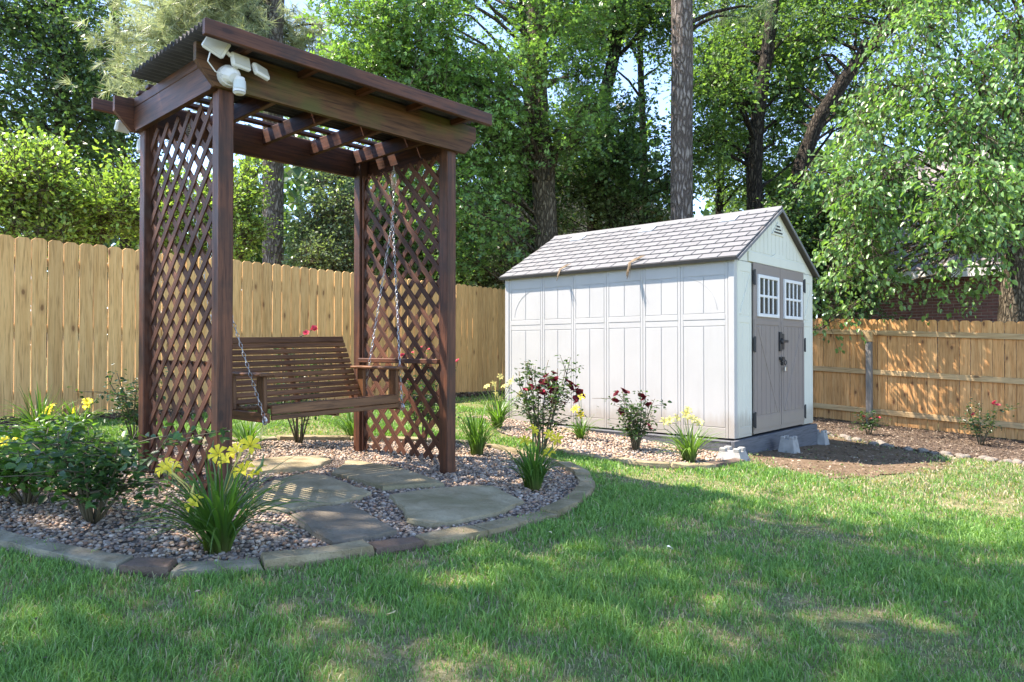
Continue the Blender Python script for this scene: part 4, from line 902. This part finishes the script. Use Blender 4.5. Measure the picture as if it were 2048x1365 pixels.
pine('thin distant pine with dark trunk above the arbor roof', 755, 22, .125, .11, .0, [(RT.uniform(600, 740), RT.uniform(80, 210), RT.uniform(20, 23), RT.uniform(7, 10)) for _ in range(9)], 26, 132, (0.081, 0.121, 0.074), (.15, .19, .12))
pine('straight scaly-barked pine trunk rising directly behind the shed roof', 1362, 13.6, .215, .18, .004, [(1480, 35, 14.5, 7.0), (1560, 20, 14.0, 7.2), (1290, -60, 14, 8.0), (1420, -60, 14, 8.2)], 16, 133, (0.081, 0.135, 0.068), (0.189, 0.270, 0.121))
# big centre tree
tree('maple_tree', 'big two-stemmed tree left of the shed with bright lobed foliage', trunk_px([(1092, 480), (1083, 300), (1072, 100), (1062, -60)], 14.6, .265, .17),
     fill(700, 900, 20, 190, 12.5, 14.5, 16, .55, .85) + fill(850, 1015, 120, 420, 12.6, 14.4, 21, .55, .8) + fill(970, 1110, 110, 180, 12.6, 13.6, 4, .4, .6) + fill(1110, 1180, 60, 330, 13, 15.5, 6, .5, .7) + fill(720, 1180, -220, 30, 12.5, 17, 18, .7, 1.1) + fill(890, 1030, 400, 520, 13, 14.5, 7, .4, .6), 27000, .115, (0.054, 0.128, 0.034), (0.176, 0.338, 0.074), MT['bark_l'], 141, shape='lobed', wd=.9)
tree('shade_tree', 'dark second stem leaning close behind the big tree trunk', trunk_px([(1062, 450), (1058, 250), (1050, 60)], 16.4, .15, .10), fill(1000, 1120, 280, 430, 15.5, 17, 8, .5, .8), 3500, .11, (0.041, 0.095, 0.032), (0.108, 0.216, 0.061), MT['bark_o'], 142)
tree('oak_tree', 'slim dark oak with forking stem between the big tree and the pine trunk', trunk_px([(1188, 430), (1196, 300), (1212, 180), (1232, 70), (1250, -60)], 17.5, .19, .12), fill(1110, 1345, -60, 130, 15.5, 19, 13, .6, .95) + fill(1120, 1345, 200, 400, 15, 18.5, 16, .5, .85), 13500, .12, (0.038, 0.088, 0.030), (0.115, 0.230, 0.068), MT['bark_o'], 143)
tree('oak_tree', 'dark oak with mossy stem right of the pine trunk', trunk_px([(1507, 340), (1512, 250), (1530, 130), (1552, -40)], 16.2, .18, .12), fill(1390, 1640, -60, 180, 16.8, 19.5, 18, .6, .95) + fill(1385, 1480, 120, 390, 14.5, 18, 10, .5, .85) + fill(1470, 1620, 160, 390, 16.9, 19, 12, .5, .85), 16500, .12, (0.047, 0.108, 0.030), (0.162, 0.297, 0.068), MT['bark_o'], 144)
tree('oak_tree', 'dark oak leaning right above the gable of the shed', trunk_px([(1585, 375), (1640, 235), (1720, 115), (1830, 0)], 15.4, .17, .12), fill(1600, 1960, -160, 40, 15.5, 18.5, 18, .7, 1.1) + fill(1560, 1760, 20, 260, 16.3, 18.5, 14, .55, .9), 14000, .12, (0.047, 0.108, 0.034), (0.149, 0.284, 0.068), MT['bark_o'], 145)
tree('shade_tree', 'pale green tree in the gap left of the scaly pine trunk, far back', trunk_px([(1292, 420), (1285, 200), (1280, 0)], 22, .13, .08), fill(1180, 1350, -60, 120, 20.5, 23.5, 10, .6, 1.0), 3500, .13, (.07, .13, .04), (.17, .27, .08), MT['bark_o'], 146)
tree('shade_tree', 'pale green tree far back between the pine trunk and the dark oak', trunk_px([(1440, 420), (1445, 200), (1450, 0)], 22, .13, .08), fill(1380, 1640, -60, 400, 20.5, 24, 30, .7, 1.1), 12000, .13, (.07, .13, .04), (.18, .28, .08), MT['bark_o'], 147)
tree('shade_tree', 'light green tree far back above the arbor between pine and big tree', trunk_px([(820, 420), (815, 200), (812, 0)], 22, .13, .08), fill(760, 1000, 200, 440, 20.5, 24, 18, .7, 1.1), 7000, .13, (.06, .12, .04), (.16, .26, .08), MT['bark_o'], 148)
# right hand tree with hanging foliage
tree('elm_tree', 'large right-hand tree with hanging light green leaves over the fence', trunk_px([(2022, 640), (2030, 420), (2060, 200), (2090, 0)], 13.4, .25, .17),
     fill(1840, 2110, 20, 330, 10.2, 12.8, 22, .5, .8) + fill(1740, 1860, 140, 340, 10.6, 12.6, 9, .45, .7) + fill(1780, 1900, 30, 140, 10.6, 12.6, 4, .45, .6) + fill(1640, 1860, 330, 560, 10.6, 12.2, 18, .42, .66) + fill(1900, 2110, 360, 520, 9.6, 11.2, 12, .4, .62) + fill(1630, 1740, 540, 640, 11.6, 12.3, 4, .28, .4) + fill(1850, 2100, -250, 20, 11, 15, 12, .8, 1.2) + cls([(1780, 570, 11.2, .35), (1930, 500, 9.9, .4), (1800, 600, 11.3, .25), (1640, 660, 11.9, .2), (1720, 545, 11.6, .4), (1850, 545, 11.4, .35), (1980, 540, 10, .35), (1880, 480, 10.6, .5), (1820, 420, 11, .5), (1900, 560, 11.2, .35), (1965, 585, 11.4, .28), (1840, 595, 11.5, .25)]), 20500, .098, (0.061, 0.155, 0.041), (.16, .30, .075), MT['bark_l'], 151, shape='oval', wd=.66, droop=.8, sprad=.15, limb_r=.045, lmin=3.6)
tree('tall_shrub', 'dark leafy shrub squeezed between the shed gable and the right fence', [(*base_at(1640, 14.6), -.1, .06), (*base_at(1640, 14.6), 2.2, .04), (*base_at(1640, 14.6), 3.0, .02)], fill(1575, 1720, 400, 610, 13.8, 15.4, 17, .45, .7), 8500, .10, (0.034, 0.088, 0.034), (0.115, 0.230, 0.068), MT['bark_o'], 152, 'shrub', 'shrubs behind the right fence', shape='oval', limb_r=.025)
tree('tall_shrub', 'low grey-green understory bush behind the left end of the shed', [(*base_at(960, 15.4), .1, .06), (*base_at(960, 15.4), 2.0, .04), (*base_at(960, 15.4), 3.0, .02)], fill(900, 1045, 420, 575, 14.8, 16, 13, .45, .65), 6500, .10, (.08, .13, .06), (.20, .28, .13), MT['bark_l'], 153, 'shrub', 'shrubs behind the right fence', limb_r=.02)
tree('tall_shrub', 'leafy understory bush behind the middle of the shed roof', [(*base_at(1230, 16.6), .0, .06), (*base_at(1230, 16.6), 2.5, .04), (*base_at(1230, 16.6), 3.6, .02)], fill(1090, 1340, 370, 470, 16, 17.5, 14, .4, .65), 6000, .10, (.08, .13, .06), (.19, .27, .13), MT['bark_o'], 154, 'shrub', 'shrubs behind the right fence', limb_r=.02)
tree('tall_shrub', 'dark evergreen bush above the fence right of the arbor', [(*base_at(800, 15.5), .1, .06), (*base_at(800, 15.5), 2.0, .04), (*base_at(800, 15.5), 3.0, .02)], fill(690, 910, 380, 580, 15, 16.6, 18, .5, .75), 8500, .11, (0.041, 0.101, 0.034), (0.135, 0.257, 0.068), MT['bark_o'], 155, 'shrub', 'shrubs behind the left fence', limb_r=.02)
# neighbour's tree left of the frame: it shades the lawn in front
cs = []
for _ in range(44):
    t = RT.uniform(0, 6.283); k = RT.uniform(0, 1) ** .5; gx, gy = -.4 + 4.6 * k * math.cos(t), 2.7 + 3.0 * k * math.sin(t)
    if gy > 5.3 - .5 * gx: continue
    z = RT.uniform(8.5, 13); cs.append((gx + SUN.x / SUN.z * z, gy + SUN.y / SUN.z * z, z, RT.uniform(.6, 1.05)))
tree('shade_tree', 'neighbouring tall tree beyond the left edge whose crown shades the near lawn', [(-8.8, 5.0, gz(-8.8, 5.0) - .1, .28), (-8.7, 4.9, 4, .22), (-8.0, 4.4, 8, .17), (-7.3, 3.9, 12, .06)], cs, 9300, .165, (.07, .14, .035), (.16, .28, .07), MT['bark_o'], 161, wd=.7, sprad=.26)
# far wood
n = 26000; rr = np.random.default_rng(5); Yw = rr.uniform(27, 36, n); ang = rr.uniform(-.85, .85, n); Xw = Yw * ang; edge = 8.5 + 1.9 * np.sin(Xw * .55) + 1.2 * np.sin(Xw * 1.37 + 1); Zw = .0 + rr.random(n) ** .9 * edge
P = np.stack([Xw, Yw, Zw], 1); D = rr.normal(0, 1, (n, 3)); U = np.array([0, -.4, .8]) + rr.normal(0, .6, (n, 3))
cl_ = np.sin(Xw * 1.1 + Yw) * .5 + np.sin(Zw * 1.6 + Xw * .8) * .5; colw = lcol(rr, n, (.045, .09, .04), (.13, .21, .085)) * (1 + .3 * cl_[:, None])
tag(leaf_obj('distant_wood', [leaves(P, D, U, rr.uniform(.35, .75, n), .7, np.clip(colw, .01, .5), 'diamond', .2)], MT['leaf'], None), 'far wood of mixed green foliage behind the houses', 'wood', None, 'stuff')

# ------------------------------------------------------------------ HOUSES
hb = empty('beige_house', (*base_at(1150, 24), gz(2.1, 20)), 0, 'beige sided gabled house half hidden behind the trees left of the pine', 'house')
ox, oy, oz = hb.location
def hp(px, py, Y): p = at(px, py, Y); return p - np.array([ox, oy, oz])
a, b, c = hp(930, 500, 24), hp(1335, 440, 24), hp(1235, 372, 24)
xl, xr, zr, zp_ = a[0], b[0], b[2], c[2]; xm = (xl + xr) / 2
m = MB()
for k in range(int(zr / .2) + 1): m.box(xl, xr, -.012 * 0, 6, k * .2, min(zr, k * .2 + .19), .004)
m.build('wall', MT['siding'], hb)
zpk = zr + 1.9
MB().prism([(xl, zr), (xr, zr), (xm, zpk)], .1, 'y', .0).build('gable', MT['siding'], hb)
for s in (-1, 1):
    xe = xl - .4 if s < 0 else xr + .4; ze = zr - .4 * (zpk - zr) / (xm - xl); MB().bar((xe, 3, ze + .1), (xm, 3, zpk + .1), 6.8, .10, (0, 0, 1)).build('roof', MT['houseroof'], hb); MB().bar((xe, -.44, ze + .02), (xm, -.44, zpk + .02), .04, .2, (0, 0, 1)).build('bargeboard', MT['trim'], hb)
for wx in (xl + 1.2, xr - 2.0): f_ = MB().box(wx, wx + .9, -.04, .02, 1.3, 2.7).build('window', MT['trim'], hb); MB().box(wx + .08, wx + .82, -.05, -.035, 1.38, 2.62).build('pane', MT['glass'], f_)
# brick house beyond the right fence
H0 = RF0 + RFN * -5.0 + RFD * 4.2; hang = math.atan2(-RFD[1], -RFD[0])
br_ = empty('brick_house', (H0[0], H0[1], gz(*H0)), hang, 'red brick house behind the right fence under the hanging leaves', 'house'); hl, hh_ = 11.0, 3.0
wl = MB().box(0, hl, .012, .3, 0, hh_).build('wall', MT['mortar'], br_)
bmx = MB().box(0, .195, 0, .05, 0, .057, .003).mesh('brick'); bmx.materials.append(MT['brick']); cand = []; rb = random.Random(9)
for k in range(int(hh_ / .067)):
    for j in range(int(hl / .205)):
        x = j * .205 + (.1 if k % 2 else 0); z = k * .067 + .006
        if x + .195 < hl: cand.append((x, z))
def brick_key(q):
    wpt = H0 + np.array([math.cos(hang), math.sin(hang)]) * q[0]; px = CX + FPX * wpt[0] / wpt[1]; return abs(px - 1880) / 130 + abs(q[1] - 1.75) / .5
cand.sort(key=brick_key)
for x, z in cand[:290]:
    o = new_obj('brick', bmx, None, wl); o.location = (x, rb.uniform(-.002, .003), z)
m = MB()
for x, z in cand[290:]: m.add([(x, .004, z), (x + .195, .004, z), (x + .195, .004, z + .057), (x, .004, z + .057), (x, .013, z), (x + .195, .013, z), (x + .195, .013, z + .057), (x, .013, z + .057)], [(0, 1, 2, 3), (0, 4, 5, 1), (1, 5, 6, 2), (2, 6, 7, 3), (3, 7, 4, 0)])
tag(m.build('brickwork', MT['brick'], br_), kind='stuff')
rp = MB().bar((hl / 2, -.5, hh_ - .1), (hl / 2, 5.5, hh_ + 3.9), hl + .8, .14, (0, 0, 1)); rp.build('roof', MT['houseroof'], br_)
MB().box(-.4, hl + .4, -.52, -.48, hh_ - .26, hh_ - .06).build('fascia', MT['trim'], br_)
for wx in (9.6,): f_ = MB().box(wx, wx + 1.1, -.03, .06, .95, 2.35).build('window', MT['trim'], br_); MB().box(wx + .07, wx + 1.03, -.04, -.025, 1.02, 2.28).build('pane', MT['glass'], f_)

# dead pine sprigs caught on the shed eave, small things lying on the lawn
MT['straw'] = plain('dry_pine_straw', (.20, .14, .08), .8, .3, 30)
def sprig(b, ln, n, label, seed):
    r = random.Random(seed); q = sp(-.10, b); m = MB(); z = SZ + EAVE
    for _ in range(n):
        a = r.uniform(-.07, .05); up = r.uniform(.05, .3) * ln * 2; x0 = Vector((-.02, b + a, EAVE + .06)); 
        m.tube([Vector((.22 * up / .3, b - up + a * .5, EAVE + .08 + .22 * up / .3 * .6)), Vector((-.06, b + a * .3, EAVE + .035)), Vector((-.10 + r.uniform(-.03, .0), b + r.uniform(-.02, .03) - .01, EAVE - r.uniform(.3, 1) * ln))], [.003, .005, .0022], 4)
    o = m.build('pine_sprig', MT['straw']); o.matrix_world = shed.matrix_world.copy(); o.location = (SH[0], SH[1], SZ); o.rotation_euler = (0, 0, SA); tag(o, label, 'twig', 'dead pine sprigs on the shed eave')
sprig(1.22, .17, 14, 'larger dead pine sprig hanging from the middle of the shed eave', 3); sprig(2.22, .12, 9, 'smaller dead pine sprig hanging from the left part of the shed eave', 4)
for (px, py, c, s_, lb) in ((1340, 1110, (.75, .78, .72), .03, 'small white petal lying on the open lawn'), (783, 1247, (.62, .5, .25), .024, 'small yellowish dry leaf on the lawn below the dark flagstone'), (1101, 1079, (.6, .52, .3), .02, 'small tan dry leaf on the grass beside the curved edging'), (1302, 998, (.10, .06, .04), .018, 'tiny dark dead leaf standing in the lawn before the shed daylily')):
    g = G(px, py); m = MB(); m.add([(-1, 0, .3), (-.3, -.6, .1), (.5, -.5, .0), (1, 0, .35), (.5, .5, .1), (-.3, .6, .0), (0, 0, .25)], [(i_, (i_ + 1) % 6, 6) for i_ in range(6)]); o = m.build('fallen_leaf', plain('leaf_' + str(px), c, .6), None, True); o.scale = (s_,) * 3; o.location = g + np.array([0, 0, .035]); o.rotation_euler = (.5, .1, px); tag(o, lb, 'fallen leaf', 'fallen leaves and petals on the lawn')

def litter(name, Q, label, cols, smin, smax, seed):
    r = np.random.default_rng(seed); n = len(Q); P = np.stack([Q[:, 0], Q[:, 1], gz(Q[:, 0], Q[:, 1]) + r.uniform(.016, .028, n)], 1); D = r.normal(0, 1, (n, 3)); D[:, 2] *= .25; U = np.array([0, 0, 1]) + r.normal(0, .35, (n, 3)); c = np.array(cols)[r.integers(0, len(cols), n)] * r.uniform(.7, 1.2, (n, 1))
    V, F, C = leaves(P, D, U, r.uniform(smin, smax, n), r.uniform(.25, .6), c, 'diamond', .15); tag(new_obj(name, npmesh(name, V, F, False, C), MT['pebble']), label, 'litter', None, 'stuff')
BR = [(.13, .09, .06), (.22, .16, .11), (.32, .26, .19), (.08, .055, .04), (.25, .17, .11)]
litter('bark_mulch', scatter(mulP, 900, [], 31), 'brown bark mulch chips under the right fence', BR, .015, .05, 32)
litter('leaf_litter', scatter(dirtP, 260, [], 33), 'dry leaf bits on the bare dirt beside the shed', BR + [(.12, .16, .05)], .012, .04, 34)
litter('leaf_litter', scatter(lmulP, 800, [], 35), 'dry leaves and bark along the foot of the left fence', BR, .02, .06, 36)
lawnQ = [np.array(q) for q in ((-2.5, 1.7), (2.6, 1.7), (6.5, 7.5), (4.5, 7.2), (2.0, 6.2), (.7, 5.2), (.2, 4.0), (-1.5, 3.1))]
litter('leaf_litter', scatter(lawnQ, 9, [], 39), 'scattered small dry leaves on the lawn', BR + [(.45, .40, .28)], .015, .035, 40)
litter('leaf_litter', scatter(bedP, 90, [], 37), 'small dry leaf bits on the pebbles of the round bed', BR, .012, .03, 38)

# ------------------------------------------------------------------ GRASS
def grass():
    r = np.random.default_rng(3); ex = [[q[:2] for q in bedP], [q[:2] for q in shed_bed], [q[:2] for q in shr([np.array(q) for q in dirtP], .93)], [q[:2] for q in mulP], [q[:2] for q in lmulP], [sp(-.1, -.05), sp(2.3, -.05), sp(2.3, 3.2), sp(-.1, 3.2)]]
    zones = [(1.7, 2.7, 22000), (2.7, 3.8, 15000), (3.8, 5.2, 9500), (5.2, 7.5, 5600), (7.5, 10.5, 2600), (10.5, 15, 900)]; Q = []
    for y0, y1, dn in zones:
        n = int(dn * (y1 - y0) * 1.52 * y1); y = r.uniform(y0, y1, n); x = r.uniform(-.76, .76, n) * y1; k = (np.abs(x) < .76 * y + .15); Q.append(np.stack([x[k], y[k]], 1))
    Q = np.concatenate(Q)
    k = np.ones(len(Q), bool)
    for i_, e in enumerate(ex):
        J = Q + (r.normal(0, .09, Q.shape) if i_ in (2, 3, 4) else r.normal(0, .004, Q.shape)); k &= ~inpoly(J, e)
    k &= ((Q - LF0) @ LFN > .05) & ((Q - RF0) @ RFN > .1)
    f1 = np.sin(Q[:, 0] * 3.1 + 1.3 * np.sin(Q[:, 1] * 2.3)) + np.sin(Q[:, 1] * 4.3 + 1.7 * np.sin(Q[:, 0] * 1.9 + 2)) + .8 * np.sin(Q[:, 0] * 8.7 + Q[:, 1] * 6.1) + .6 * np.sin(Q[:, 0] * 17 - Q[:, 1] * 13)
    k &= r.random(len(Q)) < np.clip(.66 + .24 * f1, .34, 1.0); Q = Q[k]; f1 = f1[k]; n = len(Q)
    dist = Q[:, 1]; a = r.uniform(0, 6.283, n); h = r.uniform(.016, .046, n) * np.clip(1.05 + .22 * f1, .30, 1.8) * np.where(r.random(n) < .06, 1.5, 1); lean = r.uniform(.1, 1.0, n) * h
    wd = r.uniform(.0012, .0023, n) * np.clip(dist / 2.6, 1, 3.0); dv = np.stack([np.cos(a), np.sin(a), 0 * a], 1); va = r.uniform(-.9, .9, n); sd = np.stack([np.cos(va), np.sin(va), 0 * a], 1) * wd[:, None]
    B = np.stack([Q[:, 0], Q[:, 1], gz(Q[:, 0], Q[:, 1]) - .006], 1); Mi_ = B + dv * (lean * .35)[:, None] + np.array([0, 0, 1]) * (h * .62)[:, None]; T = B + dv * lean[:, None] + np.array([0, 0, 1]) * (h * np.clip(1.05 - .4 * lean / h, .5, 1))[:, None]
    c = lcol(r, n, (.105, .225, .048), (.235, .395, .115), .25); far = np.clip((Q[:, 0] - 1.5) / 2, 0, 1) * np.clip((Q[:, 1] - 4.6) / 1.2, 0, 1); dry = r.random(n) < np.clip(.14 - .11 * f1 + .5 * far, .03, .75); c[dry] = lcol(r, dry.sum(), (.30, .26, .15), (.50, .44, .29), .2)
    V = np.stack([B - sd, B + sd, Mi_ + sd * .8, Mi_ - sd * .8, T + sd * .12, T - sd * .12], 1).reshape(-1, 3); near = np.ones(n, bool)
    F = (np.array([(0, 1, 2, 3), (3, 2, 4, 5)])[None] + (np.arange(n) * 6)[:, None, None]).reshape(-1, 4); print('grass blades', n)
    C = np.repeat(c, 6, 0)
    o = new_obj('lawn_grass', npmesh('lawn_grass', V, F, False, C), MT['grass']); tag(o, 'patchy green lawn grass covering the yard', 'grass', None, 'stuff')
grass()
